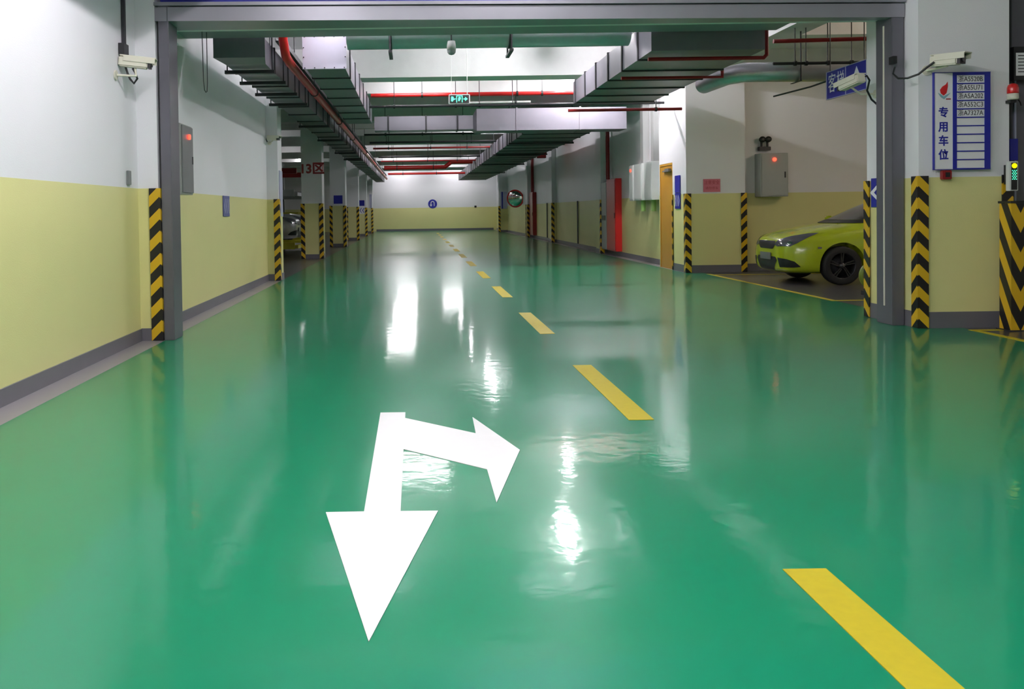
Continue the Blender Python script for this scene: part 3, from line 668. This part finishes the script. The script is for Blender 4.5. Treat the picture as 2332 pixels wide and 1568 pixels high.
for x in (2.45, 3.95):
    f = MB(); f.box((x-.02, 20.83, 3.185), (x+.02, 20.8495, 3.74)).box((x-.02, 20.83, 3.185), (x+.02, 21.6, 3.1995)); f.build('flange', M['duct'], r)
r = empty('ceiling_duct', (1, 12.3, 3.5), 'silvery round cross duct under the nearest ceiling beam', 'air duct')
MB().cyl((-.90, 12.25, 3.80), (3.0, 12.25, 3.80), .235, n=40).build('duct_body', M['galv'], r)
for x in (-.3, 1.35):
    b = MB(); b.lathe([(.24, -.02), (.25, -.02), (.25, .02), (.24, .02)], Matrix.Translation((x, 12.25, 3.80)) @ Matrix.Rotation(PI/2, 4, 'Y'), n=32)
    b.cyl((x, 11.98, 3.50), (x, 11.98, CZ-.003), .012, n=6).box((x-.025, 11.965, 3.47), (x+.025, 12.55, 3.50)).cyl((x, 12.53, 3.50), (x, 12.53, CZ-.003), .012, n=6)
    b.build('hanging_strap', M['flange'], r)
duct_y('unseen duct along the left wall before the shutter frame, added for its shadow', -2.62, -1.62, 3.78, 4.12, -3.5, 8.7, 1.3, -3.0)  # out-of-view duct, added to cast the shadow high on the left wall
# trapeze hangers under the left duct, with cable tray beside it
def hanger(x0, x1, y, z, lab):
    r = empty('duct_hanger', ((x0+x1)/2, y, z), lab, 'duct hanger', 'black trapeze hangers under the ducts')
    MB().box((x0, y-.03, z-.045), (x1, y+.03, z)).build('cross_bar', M['flange'], r)
    for x in (x0+.03, x1-.03): MB().cyl((x, y, z), (x, y, CZ-.003), .010, n=6).build('hanging_rod', M['flange'], r)
for i, y in enumerate((11.75, 12.75, 13.98, 15.3, 19.2, 22.9, 27.8, 31.3)):
    hanger(-2.50, -1.84, y, 3.218, ['first', 'second', 'third', 'fourth', 'fifth', 'sixth', 'seventh', 'eighth'][i]+' black hanger bar from the camera under the low left duct')
for i, y in enumerate((24.9, 29.9, 36.2, 44.0)):
    hanger(2.72, 4.58, y+.3, 3.238, ['nearest', 'second', 'third', 'fourth'][i]+' black hanger bar under the long right duct')
r = empty('ceiling_cable_tray', (-1.7, 35, 3.2), 'dark cable tray running between the two left ducts towards the end wall', 'cable tray')
MB().box((-1.84, 11.9, 3.62), (-1.755, 56, 3.635)).box((-1.845, 11.9, 3.62), (-1.84, 56, 3.69)).box((-1.755, 11.9, 3.62), (-1.75, 56, 3.69)).build('tray_channel', M['flange'], r)
b = MB()
for k in range(5): b.cyl((-1.83+k*.016, 12.0, 3.647), (-1.83+k*.016, 55.9, 3.647), .008, n=6)
b.build('cable', M['cable'], r)

# ------------------------------------------------------------------ pipes
def pipe(pts, rad, m, lab, clamps=(), axis=0, n=12):
    r = empty('ceiling_pipe', pts[0], lab, 'pipe')
    MB().tube(pts, rad, n=n).build('pipe_run', M[m], r)
    for c in clamps:
        c = Vector(c); b = MB()
        d = Vector((1, 0, 0)) if axis == 0 else Vector((0, 1, 0))
        b.cyl(c-d*.02, c+d*.02, rad+.014, n=12); b.cyl(c+Vector((0, 0, rad+.012)), (c.x, c.y, CZ-.004), .008, n=6)
        b.build('pipe_clamp', M['flange'], r)
    return r
pipe([(-1.72, 11.75, 4.40), (-1.72, 11.72, 4.0), (-1.72, 11.75, 3.62), (-1.715, 11.95, 3.43), (-1.71, 12.3, 3.40), (-1.68, 20.6, 3.36), (-1.66, 53.0, 3.33)], .062, 'red', 'thick red pipe running along the left ducts towards the end wall', [(-1.70, 15.2, 3.387), (-1.68, 19.9, 3.363), (-1.678, 24.2, 3.357), (-1.674, 30, 3.352), (-1.668, 38, 3.344), (-1.664, 46, 3.337)], 1)
pipe([(-1.45, 11.42, 4.45), (-1.66, 11.45, 3.98), (-1.80, 11.5, 3.72), (-1.98, 11.5, 3.70)], .05, 'red', 'short bent red pipe at the upper left above the low duct', n=12)
pipe([(-.93, 19.45, 3.88), (5.2, 19.45, 3.88)], .045, 'red', 'red sprinkler main crossing the lane behind the exit sign', [(x, 19.45, 3.88) for x in (.2, 2.3, 2.85, 4.4)])
pipe([(-.93, 18.6, 3.53), (2.9, 18.6, 3.53), (5.3, 18.6, 3.53)], .028, 'flange', 'thin dark pipe just under the red sprinkler main', [(x, 18.6, 3.53) for x in (-.4, .9, 1.4, 2.1)])
pipe([(1.05, 20.6, 3.84), (1.9, 20.6, 3.84), (2.75, 20.6, 3.84)], .025, 'boxlight', 'short white pipe above the cross duct', [(2.4, 20.6, 3.84)])
pipe([(-1.4, 24.9, 3.50), (1.9, 24.9, 3.50)], .03, 'flange', 'black pipe crossing just beyond the cross duct', [(x, 24.9, 3.50) for x in (-.8, .25, 1.4)])
for i, (y, z, m) in enumerate(((29.0, 3.60, 'flange'), (31.4, 3.58, 'darkred'), (36.0, 3.56, 'flange'), (38.6, 3.54, 'darkred'))):
    pipe([(-1.45, y, z), (2.72, y, z)], .035, m, ['black branch pipe, nearest of the far cross pipes', 'dark red branch pipe just beyond the black one', 'black branch pipe in front of the thick stepped red pipe', 'thin dark red pipe closest to the thick stepped red pipe'][i], [(x, y, z) for x in (-.9, .6, 1.9)])
pipe([(-1.40, 41.1, 3.38), (1.45, 41.1, 3.38), (1.75, 41.1, 3.62), (2.74, 41.1, 3.62)], .10, 'red', 'thick bright red pipe with a step up, crossing the far lane', [(x, 41.1, 3.38) for x in (-.8, .9)], n=16)
pipe([(-1.40, 47.2, 3.36), (2.74, 47.2, 3.36)], .06, 'red', 'red pipe crossing furthest down the lane', [(x, 47.2, 3.36) for x in (-.6, 1.2)])
pipe([(3.0, 17.05, 3.22), (5.2, 17.05, 3.22)], .03, 'darkred', 'dark red pipe at the far end of the wide right duct', [(4.7, 17.05, 3.22)])
pipe([(3.1, 13.1, 3.24), (4.6, 13.1, 3.24), (4.60, 13.1, 3.35)], .026, 'darkred', 'red sprinkler pipe under the middle of the wide right duct')
pipe([(3.1, 11.6, 3.262), (4.62, 11.6, 3.262), (4.66, 11.6, 3.30), (4.66, 11.6, 4.45)], .026, 'darkred', 'dark red sprinkler pipe bending up at the corner of the wide right duct')
pipe([(5.55, 25.2, 2.15), (5.55, 25.2, 3.9)], .055, 'darkred', 'red riser pipe above the grey cupboard', )
pipe([(5.46, 42.3, 2.16) if False else (5.56, 41.4, 2.15), (5.56, 41.4, 3.9)], .07, 'darkred', 'dark red riser above the dark red hydrant door')
pipe([(5.2, 12.7, 3.68), (9.5, 12.7, 3.74)], .03, 'darkred', 'dark sprinkler pipe under the dim bay ceiling at the upper right', [(6.6, 12.7, 3.70)])
pipe([(5.3, 12.95, 3.40), (9.5, 12.95, 3.40)], .022, 'flange', 'thin black pipe above the grey bay duct', [(x, 12.95, 3.40) for x in (5.62, 5.78, 6.1, 6.45)])
r = empty('ceiling_duct', (7, 13.4, 3.2), 'grey round duct crossing the dim bay above the blue hanging sign', 'air duct')
MB().tube([(5.02, 15.2, 3.42), (5.06, 14.2, 3.42), (5.18, 13.75, 3.40), (5.45, 13.48, 3.36), (5.9, 13.38, 3.34), (9.6, 13.38, 3.34)], .15, n=24).build('duct_body', M['galv'], r)
MB().box((5.80, 13.22, 3.18), (5.84, 13.54, 3.188)).cyl((5.82, 13.21, 3.18), (5.82, 13.21, 4.45), .012, n=6).build('hanging_strap', M['flange'], r)
tag(MB().tube([(5.2, 12.7, 2.89), (5.33, 11.8, 2.90), (5.34, 11.36, 2.91)], .012, n=6).build('sign_rod', M['flange']), 'thin black rod reaching from the blue hanging sign', 'rod')
r = empty('alarm_bell', (5.5, 33, 3.3), 'small red alarm device high on the right beside the long duct', 'alarm')
MB().box((4.62, 32.9, 3.25), (4.95, 33.1, 3.72), bev=.01).build('case', M['darkred'], r)
MB().lathe([(0, .09), (.07, .08), (.10, .03), (.10, 0)], Matrix.Translation((4.80, 32.89, 3.62)) @ Matrix.Rotation(PI/2, 4, 'X'), n=18).build('red_light', M['redlamp'], r)
MB().cyl((4.78, 33, 3.72), (4.78, 33, CZ-.003), .015, n=6).build('hanging_rod', M['flange'], r)

# ------------------------------------------------------------------ lamps
def lamp(x, y, z, lab, m='tube', L=1.2, along='x'):
    r = empty('ceiling_lamp', (x, y, z), lab, 'lamp', 'fluorescent battens under the slab')
    d = Vector((L/2, 0, 0)) if along == 'x' else Vector((0, L/2, 0))
    e = Vector((.06, .05, .03)) if along == 'x' else Vector((.05, .06, .03))
    c = Vector((x, y, z)); q = d+e
    MB().box(c-Vector((q.x, q.y, -.0))+Vector((0, 0, 0)), c+Vector((q.x, q.y, .05)), bev=.004).build('housing', M['signwhite'], r)
    MB().cyl(c-d*.96+Vector((0, 0, -.035)), c+d*.96+Vector((0, 0, -.035)), .02, n=12).build('tube', M[m], r)
    MB().box(c-d-Vector((.012, .012, .06)), c-d+Vector((.012, .012, -.001))).box(c+d-Vector((.012, .012, .06)), c+d+Vector((.012, .012, -.001))).build('end_holder', M['black'], r)
    MB().cyl(c+Vector((0, 0, .05)), (x, y, CZ-.004), .012, n=6).build('hanging_rod', M['flange'], r)
LZ = 4.28
lamp_rows = [(11.62, -.70, 'x', 'tubeweak'), (11.62, 2.05, 'x', 'tubeweak'), (14.6, -.45, 'y', 'tube'), (15.35, 2.6, 'y', 'tubestrong'), (19.0, .1, 'x', 'tubeweak'), (19.0, 3.3, 'y', 'tube'),
             (27.9, 2.45, 'y', 'tube'), (30.2, 2.46, 'y', 'tube'), (36.5, -.65, 'x', 'tube'), (36.5, 2.3, 'y', 'tube'),
             (45.0, -.6, 'x', 'tube'), (45.0, 2.3, 'y', 'tube'), (52.3, -.5, 'x', 'tube'), (52.3, 2.2, 'x', 'tube'), (58.9, -.9, 'x', 'tube'), (58.9, 2.8, 'x', 'tube')]
wl = ['first', 'second', 'third', 'fourth', 'fifth', 'sixth', 'seventh', 'eighth', 'ninth']; cnt = {'left': 0, 'right': 0}
for i, (y, x, al, m) in enumerate(lamp_rows):
    side = 'left' if x < 1 else 'right'
    lamp(x, y, 4.42 if y == 15.35 else LZ, wl[cnt[side]]+' lamp from the shutter frame in the '+side+' row over the lane', m, along=al); cnt[side] += 1
lamp(4.2, 19.3, LZ, 'lamp by the right wall above the light grey boxes', 'tubestrong')
for y, x in ((30.0, -6.0), (38.0, -6.0), (46.0, -6.0)):
    lamp(x, y, 4.2, 'lamp over the left bays %d metres in' % y, 'tubedim', along='y')
for y, x in ((6.4, -.9), (3.6, -.8), (.6, -.5), (2.6, 1.5)):
    lamp(x, y, 4.2, 'lamp in front of the shutter frame, %.1f metres in' % y, 'frontube', along='y')
lamp(1.2, 8.35, 4.25, 'added unseen lamp that brightens the shutter lintel', 'tubeweak')  # fill lamp out of view, added to brighten the middle of the lintel
lamp(9.6, 13.1, 4.0, 'warm lamp over the lime car bay', 'warmtube', along='y')

# ------------------------------------------------------------------ cars
def loft_body():
    # stations along x: (x, half widths and heights bottom centre -> top centre)
    S = [
     (.00, [(0,.26),(.34,.25),(.46,.30),(.50,.42),(.48,.58),(.38,.715),(0,.74)]),
     (.06, [(0,.19),(.46,.19),(.62,.26),(.66,.42),(.64,.62),(.52,.775),(0,.80)]),
     (.20, [(0,.17),(.62,.17),(.76,.25),(.80,.42),(.785,.66),(.64,.83),(0,.87)]),
     (.45, [(0,.17),(.74,.17),(.85,.25),(.885,.44),(.87,.71),(.70,.89),(0,.935)]),
     (.80, [(0,.17),(.80,.17),(.885,.25),(.91,.46),(.895,.78),(.72,.955),(0,.99)]),
     (1.08,[(0,.17),(.80,.17),(.885,.25),(.91,.48),(.90,.82),(.74,.975),(0,1.03)]),
     (1.30,[(0,.17),(.80,.17),(.885,.25),(.91,.50),(.90,.86),(.745,1.045),(0,1.145)]),
     (1.75,[(0,.17),(.80,.17),(.885,.25),(.91,.50),(.90,.90),(.66,1.27),(0,1.36)]),
     (2.15,[(0,.17),(.80,.17),(.885,.25),(.91,.50),(.90,.92),(.60,1.41),(0,1.475)]),
     (2.80,[(0,.17),(.80,.17),(.885,.25),(.91,.50),(.90,.94),(.60,1.44),(0,1.495)]),
     (3.45,[(0,.17),(.80,.17),(.885,.25),(.91,.52),(.90,.96),(.58,1.38),(0,1.45)]),
     (3.85,[(0,.19),(.78,.19),(.87,.28),(.89,.54),(.88,.96),(.56,1.22),(0,1.33)]),
     (4.15,[(0,.24),(.72,.24),(.82,.32),(.84,.56),(.82,.92),(.60,1.02),(0,1.06)]),
     (4.30,[(0,.32),(.60,.32),(.70,.38),(.72,.56),(.70,.80),(.52,.90),(0,.92)]),
    ]
    vs = []; fs = []; n = 12
    for x, h in S:
        right = [(x, y, z) for y, z in h]; left = [(x, -y, z) for y, z in h[1:-1]][::-1]
        vs += right+left
    for i in range(len(S)-1):
        for k in range(n): fs.append((i*n+k, i*n+(k+1) % n, (i+1)*n+(k+1) % n, (i+1)*n+k))
    fs.append(tuple(range(n-1, -1, -1))); fs.append(tuple((len(S)-1)*n+k for k in range(n)))
    me = bpy.data.meshes.new('car_body'); me.from_pydata(vs, [], fs); me.update()
    o = bpy.data.objects.new('body_source', me); COL.objects.link(o)
    m = o.modifiers.new('s', 'SUBSURF'); m.levels = 3; m.render_levels = 3
    cut = []
    for x in (.90, 3.52):
        for sgn in (-1, 1):
            c = MB().cyl((x, sgn*.60, .335), (x, sgn*1.2, .335), .365, n=40).build('cutter', M['black'], origin=(0, 0, 0))
            cut.append(c); q = o.modifiers.new('b', 'BOOLEAN'); q.operation = 'DIFFERENCE'; q.object = c; q.solver = 'EXACT'
    bpy.context.view_layer.update()
    dg = bpy.context.evaluated_depsgraph_get()
    res = bpy.data.meshes.new_from_object(o.evaluated_get(dg))
    for c in cut+[o]: bpy.data.objects.remove(c)
    return res
body_me = loft_body()
for pl in body_me.polygons: pl.use_smooth = True
bm = bmesh.new(); bm.from_mesh(body_me); bmesh.ops.recalc_face_normals(bm, faces=bm.faces[:])
for e in bm.edges:
    if len(e.link_faces) == 2 and e.calc_face_angle(0) > .7: e.smooth = False
bm.to_mesh(body_me)
car_bvh = BVHTree.FromBMesh(bm); bm.free()
def patch(outline, org, u, v, d, off=.006, N=26, inset=0):
    """lay a flat outline (in u, v) on the car body along direction d, as a thin shell"""
    org, u, v, d = Vector(org), Vector(u), Vector(v), Vector(d).normalized()
    xs = [p[0] for p in outline]; ys = [p[1] for p in outline]
    def inside(px, py):
        r = False; j = len(outline)-1
        for i in range(len(outline)):
            xi, yi = outline[i]; xj, yj = outline[j]
            if (yi > py) != (yj > py) and px < (xj-xi)*(py-yi)/(yj-yi)+xi: r = not r
            j = i
        return r
    # rows clipped to the outline: for each row find left and right limits
    b = MB(); rows = []
    y0, y1 = min(ys), max(ys)
    for j in range(N+1):
        py = y0+(y1-y0)*(.001+.998*j/N); cr = []
        for i in range(len(outline)):
            (xa, ya), (xb, yb) = outline[i], outline[(i+1) % len(outline)]
            if (ya > py) != (yb > py): cr.append(xa+(xb-xa)*(py-ya)/(yb-ya))
        if len(cr) < 2: continue
        rows.append((py, min(cr), max(cr)))
    pts = []
    for py, a, c in rows:
        line = []
        for i in range(N+1):
            px = a+(c-a)*i/N; o = org+u*px+v*py
            h = car_bvh.ray_cast(o-d*3, d)
            if h[0] is None: line.append(None); continue
            nn = h[1] if h[1].dot(d) < 0 else -h[1]
            line.append(h[0]+nn*off)
        pts.append(line)
    idx = {}
    for j, line in enumerate(pts):
        for i, p in enumerate(line):
            if p is not None: idx[(j, i)] = len(b.v); b.v.append(p)
    for j in range(len(pts)-1):
        for i in range(N):
            q = [(j, i), (j, i+1), (j+1, i+1), (j+1, i)]
            if all(k in idx for k in q): b.f.append([idx[k] for k in q]); b.mi.append(0); b.sm.append(True)
    return b
def make_car(loc, rot, paint, lab):
    root = empty('car', loc, lab, 'car', local=True, rot=rot)
    o = bpy.data.objects.new('body', body_me.copy()); o.data.materials.clear(); o.data.materials.append(M[paint]); COL.objects.link(o); o.parent = root
    F0, Y, Z = (0, 0, 0), (0, 1, 0), (0, 0, 1)
    def add(b, n, m, par=root):
        o = b.build(n, M[m], origin=(0, 0, 0)); o.parent = par; return o
    add(patch([(-.26, .585), (.26, .585), (.345, .65), (.33, .72), (-.33, .72), (-.345, .65)], F0, Y, Z, (1, 0, 0)), 'upper_grille', 'black')
    add(patch([(-.28, .225), (.28, .225), (.42, .40), (.36, .455), (-.36, .455), (-.42, .40)], F0, Y, Z, (1, 0, 0)), 'lower_grille', 'black')
    add(MB().box((-.022, -.22, .40), (-.004, .22, .52), bev=.004), 'number_plate', 'boxdark')
    dg = (1, .75, 0); dn = Vector(dg).normalized(); uu = Vector((-dn.y, dn.x, 0))
    for s in (1, -1):
        d = (1, -.75*s, 0); dv = Vector(d).normalized(); u = Vector((dv.y, -dv.x, 0))*(-s)   # u runs outward
        u = Vector((.75*s*0, 0, 0)); u = Vector((dv.y*s*-1, dv.x*s, 0)) if s > 0 else Vector((dv.y*1, -dv.x, 0))
        if u.y*s < 0: u = -u
        h = add(patch([(.26, .665), (.34, .63), (.62, .635), (.72, .69), (.93, .855), (.80, .85), (.55, .80), (.36, .74)], F0, u, Z, d, .007, 30), 'headlamp', 'lens')
        for k, q in ((.42, .672), (.60, .695)):
            add(patch([(k+.045*math.cos(a*PI/6), q+.03*math.sin(a*PI/6)) for a in range(12)], F0, u, Z, d, .012, 8), 'reflector', 'chrome', h)
        add(patch([(.42, .285), (.66, .29), (.78, .305), (.70, .39), (.56, .43), (.36, .445)], F0, u, Z, d, .007), 'fog_intake', 'black')
        X = (1, 0, 0); dd = (0, -s, 0)
        add(patch([(1.62, .985), (2.62, 1.0), (2.62, 1.37), (2.20, 1.36), (1.90, 1.22)], F0, X, Z, dd, .006), 'side_window', 'glass')
        add(patch([(2.70, 1.0), (3.55, 1.03), (3.35, 1.32), (2.70, 1.37)], F0, X, Z, dd, .006), 'side_window', 'glass')
        add(patch([(1.34, .955), (1.58, .975), (1.58, 1.06)], F0, X, Z, dd, .006, 10), 'quarter_window', 'glass')
        add(patch([(.50, .60), (.56, .60), (.56, .63), (.50, .63)], F0, X, Z, dd, .007, 6), 'side_repeater', 'chrome')
        mr = MB().box((1.50, s*.93, 1.0), (1.62, s*1.06, 1.12), bev=.03); mr.box((1.54, s*.86, 1.02), (1.60, s*.935, 1.05)); add(mr, 'door_mirror', paint)
        add(patch([(2.0, .80), (2.22, .80), (2.22, .83), (2.0, .83)], F0, X, Z, dd, .02, 6), 'door_handle', paint)
        for x in (.90, 3.52):
            W = Matrix.Translation((x, s*.80, .318)) @ Matrix.Rotation(-s*PI/2, 4, 'X')
            t = add(MB().lathe([(.20, -.09), (.285, -.10), (.312, -.085), (.318, -.04), (.318, .04), (.312, .085), (.285, .10), (.215, .092)], W, n=48), 'tyre', 'rubber')
            b = MB().lathe([(.214, .08), (.222, .088), (.205, .075), (.20, -.02), (.20, -.085)], W, n=40)
            for k in range(5):
                a = k*2*PI/5+.3
                for da in (-.10, .10):
                    p = [(.045*math.cos(a+da*2), .045*math.sin(a+da*2)), (.205*math.cos(a+da-.05), .205*math.sin(a+da-.05)), (.205*math.cos(a+da+.05), .205*math.sin(a+da+.05)), (.06*math.cos(a+da*2+.3), .06*math.sin(a+da*2+.3))]
                    b.prism([W @ Vector((q[0], q[1], .05)) for q in p], (W.to_3x3() @ Vector((0, 0, .022))))
            b.lathe([(0, .085), (.04, .08), (.055, .05), (.055, .0), (0, 0)], W, n=20)
            add(b, 'wheel_rim', 'rim', t)
            add(MB().lathe([(0, -.06), (.20, -.06), (.20, -.05), (0, -.05)], W, n=24), 'brake_disc', 'flange', t)
    add(patch([(-.76, 1.06), (.76, 1.06), (.70, 1.20), (.58, 1.39), (-.58, 1.39), (-.70, 1.20)], F0, Y, Z, (1, 0, 0), .006, 30), 'windscreen', 'glass')
    add(patch([(-.74, 1.005), (.74, 1.005), (.76, 1.055), (-.76, 1.055)], F0, Y, Z, (1, 0, 0), .008, 20), 'wiper_cowl', 'black')
    add(patch([(-.62, 1.0), (.62, 1.0), (.50, 1.28), (-.50, 1.28)], F0, Y, Z, (-1, 0, 0), .006, 16), 'rear_window', 'glass')
    for s in (1, -1): add(patch([(s*.55, .75), (s*.72, .78), (s*.70, .98), (s*.56, .98)], F0, Y, Z, (-1, 0, 0), .007, 8), 'tail_lamp', 'beacon')
    return root
car = make_car((6.10, 15.25, 0), (0, 0, 0), 'lime', 'lime yellow hatchback parked nose out in the right bay')

# ------------------------------------------------------------------ two-level parking lift seen in the gap between the left pillar and the first column
def lift(y0, y1, lab):
    r = empty('parking_lift', (-6, (y0+y1)/2, 0), lab, 'parking lift', 'two-level parking lifts in the left bays')
    for x in (-4.75, -8.4):
        for y in (y0, y1): MB().box((x-.06, y-.06, 0), (x+.06, y+.06, 3.1)).build('post', M['boxdark'], r)
    for z in (1.88, .30):
        p = MB().box((-8.3, y0+.10, z), (-3.6, y1-.10, z+.05)).build('platform', M['deck'], r)
        for y in (y0+.06, y1-.14): MB().box((-8.3, y, z-.06), (-3.6, y+.08, z+.14)).build('edge_rail', M['deck'] if z > 1 else M['liftyellow'], r)
        MB().box((-3.6, y0+.10, z-.04), (-3.5, y1-.10, z+.06)).build('front_lip', M['liftyellow'] if z < 1 else M['deck'], r)
    MB().box((-8.4, y0-.05, 2.50), (-3.5, y0+.05, 2.66)).build('top_beam', M['darkred'], r)
    MB().box((-8.4, y0+.3, 1.30), (-3.5, y0+.36, 1.345)).build('guard_rail', M['liftyellow'], r)
    for x in (-4.75, -8.4): MB().box((x-.05, y0+.07, 2.95), (x+.05, y1-.07, 3.1)).build('cross_beam', M['deck'], r)
    return r
def car_on(car, loc, rotz, paint, lab):
    c = copy_tree(car); c.location = loc; c.rotation_euler = (0, 0, rotz); c['label'] = lab
    for ch in c.children:
        if ch.name.split('.')[0] in ('body', 'door_mirror', 'door_handle'):
            ch.data = ch.data.copy(); ch.data.materials.clear(); ch.data.materials.append(M[paint])
    return c
lift(26.2, 28.8, 'parking lift with yellow posts seen in the gap left of the column marked 13')
lift(29.1, 31.7, 'parking lift just behind the first one, left of the column marked 13')
car_on(car, (-3.62, 27.5, .355), PI, 'silver', 'silver hatchback on the lower deck of the first parking lift')
car_on(car, (-3.62, 30.4, .355), PI, 'silver', 'silver hatchback on the lower deck of the parking lift further back')
# hose reel behind the right post
r = empty('hose_reel', (6.55, 12.9, 0), 'lime green rounded reel with a lilac centre, half hidden behind the striped guard', 'hose reel')
T = Matrix.Translation((6.66, 12.75, .28)) @ Matrix.Scale(.9, 4) @ Matrix.Rotation(PI/2, 4, 'X')
MB().lathe([(.17, -.05), (.22, -.05), (.235, 0), (.22, .05), (.17, .05), (.17, -.05)], T, n=28).build('green_rim', M['reel'], r)
MB().lathe([(0, -.06), (.11, -.06), (.12, 0), (.11, .07), (0, .07)], T, n=24).build('hub', M['signgrey'], r)
MB().box((6.50, 12.70, 0), (6.74, 12.80, .062)).build('foot', M['black'], r)

# ------------------------------------------------------------------ camera, world, colour
P, R, FPX, CX, CY, H = .0215, .0145, 2000., 945., 525.5, 1.3
cam = bpy.data.cameras.new('camera'); co = bpy.data.objects.new('camera', cam); COL.objects.link(co)
right, up, fwd = Vector((1, 0, 0)), Vector((0, math.sin(P), math.cos(P))), Vector((0, math.cos(P), -math.sin(P)))
rc = right*math.cos(R)-up*math.sin(R); uc = right*math.sin(R)+up*math.cos(R)
co.matrix_world = Matrix(((rc.x, uc.x, -fwd.x, 0), (rc.y, uc.y, -fwd.y, 0), (rc.z, uc.z, -fwd.z, H), (0, 0, 0, 1)))
cam.sensor_width = 36; cam.lens = 36*FPX/2332; cam.shift_x = (1166-CX)/2332; cam.shift_y = (CY-784)/2332
cam.clip_start = .05; cam.clip_end = 200
sc.camera = co
w = bpy.data.worlds.new('world'); sc.world = w; w.use_nodes = True
w.node_tree.nodes['Background'].inputs[0].default_value = (.5, .55, .6, 1); w.node_tree.nodes['Background'].inputs[1].default_value = .02
sc.view_settings.view_transform = 'Standard'; sc.view_settings.look = 'None'; sc.view_settings.gamma = 1; sc.view_settings.use_curve_mapping = False
sc.view_settings.exposure = 1.7
sc.cycles.max_bounces = 7; sc.cycles.diffuse_bounces = 4; sc.cycles.glossy_bounces = 4
sc.cycles.use_denoising = True; sc.cycles.sample_clamp_indirect = 6
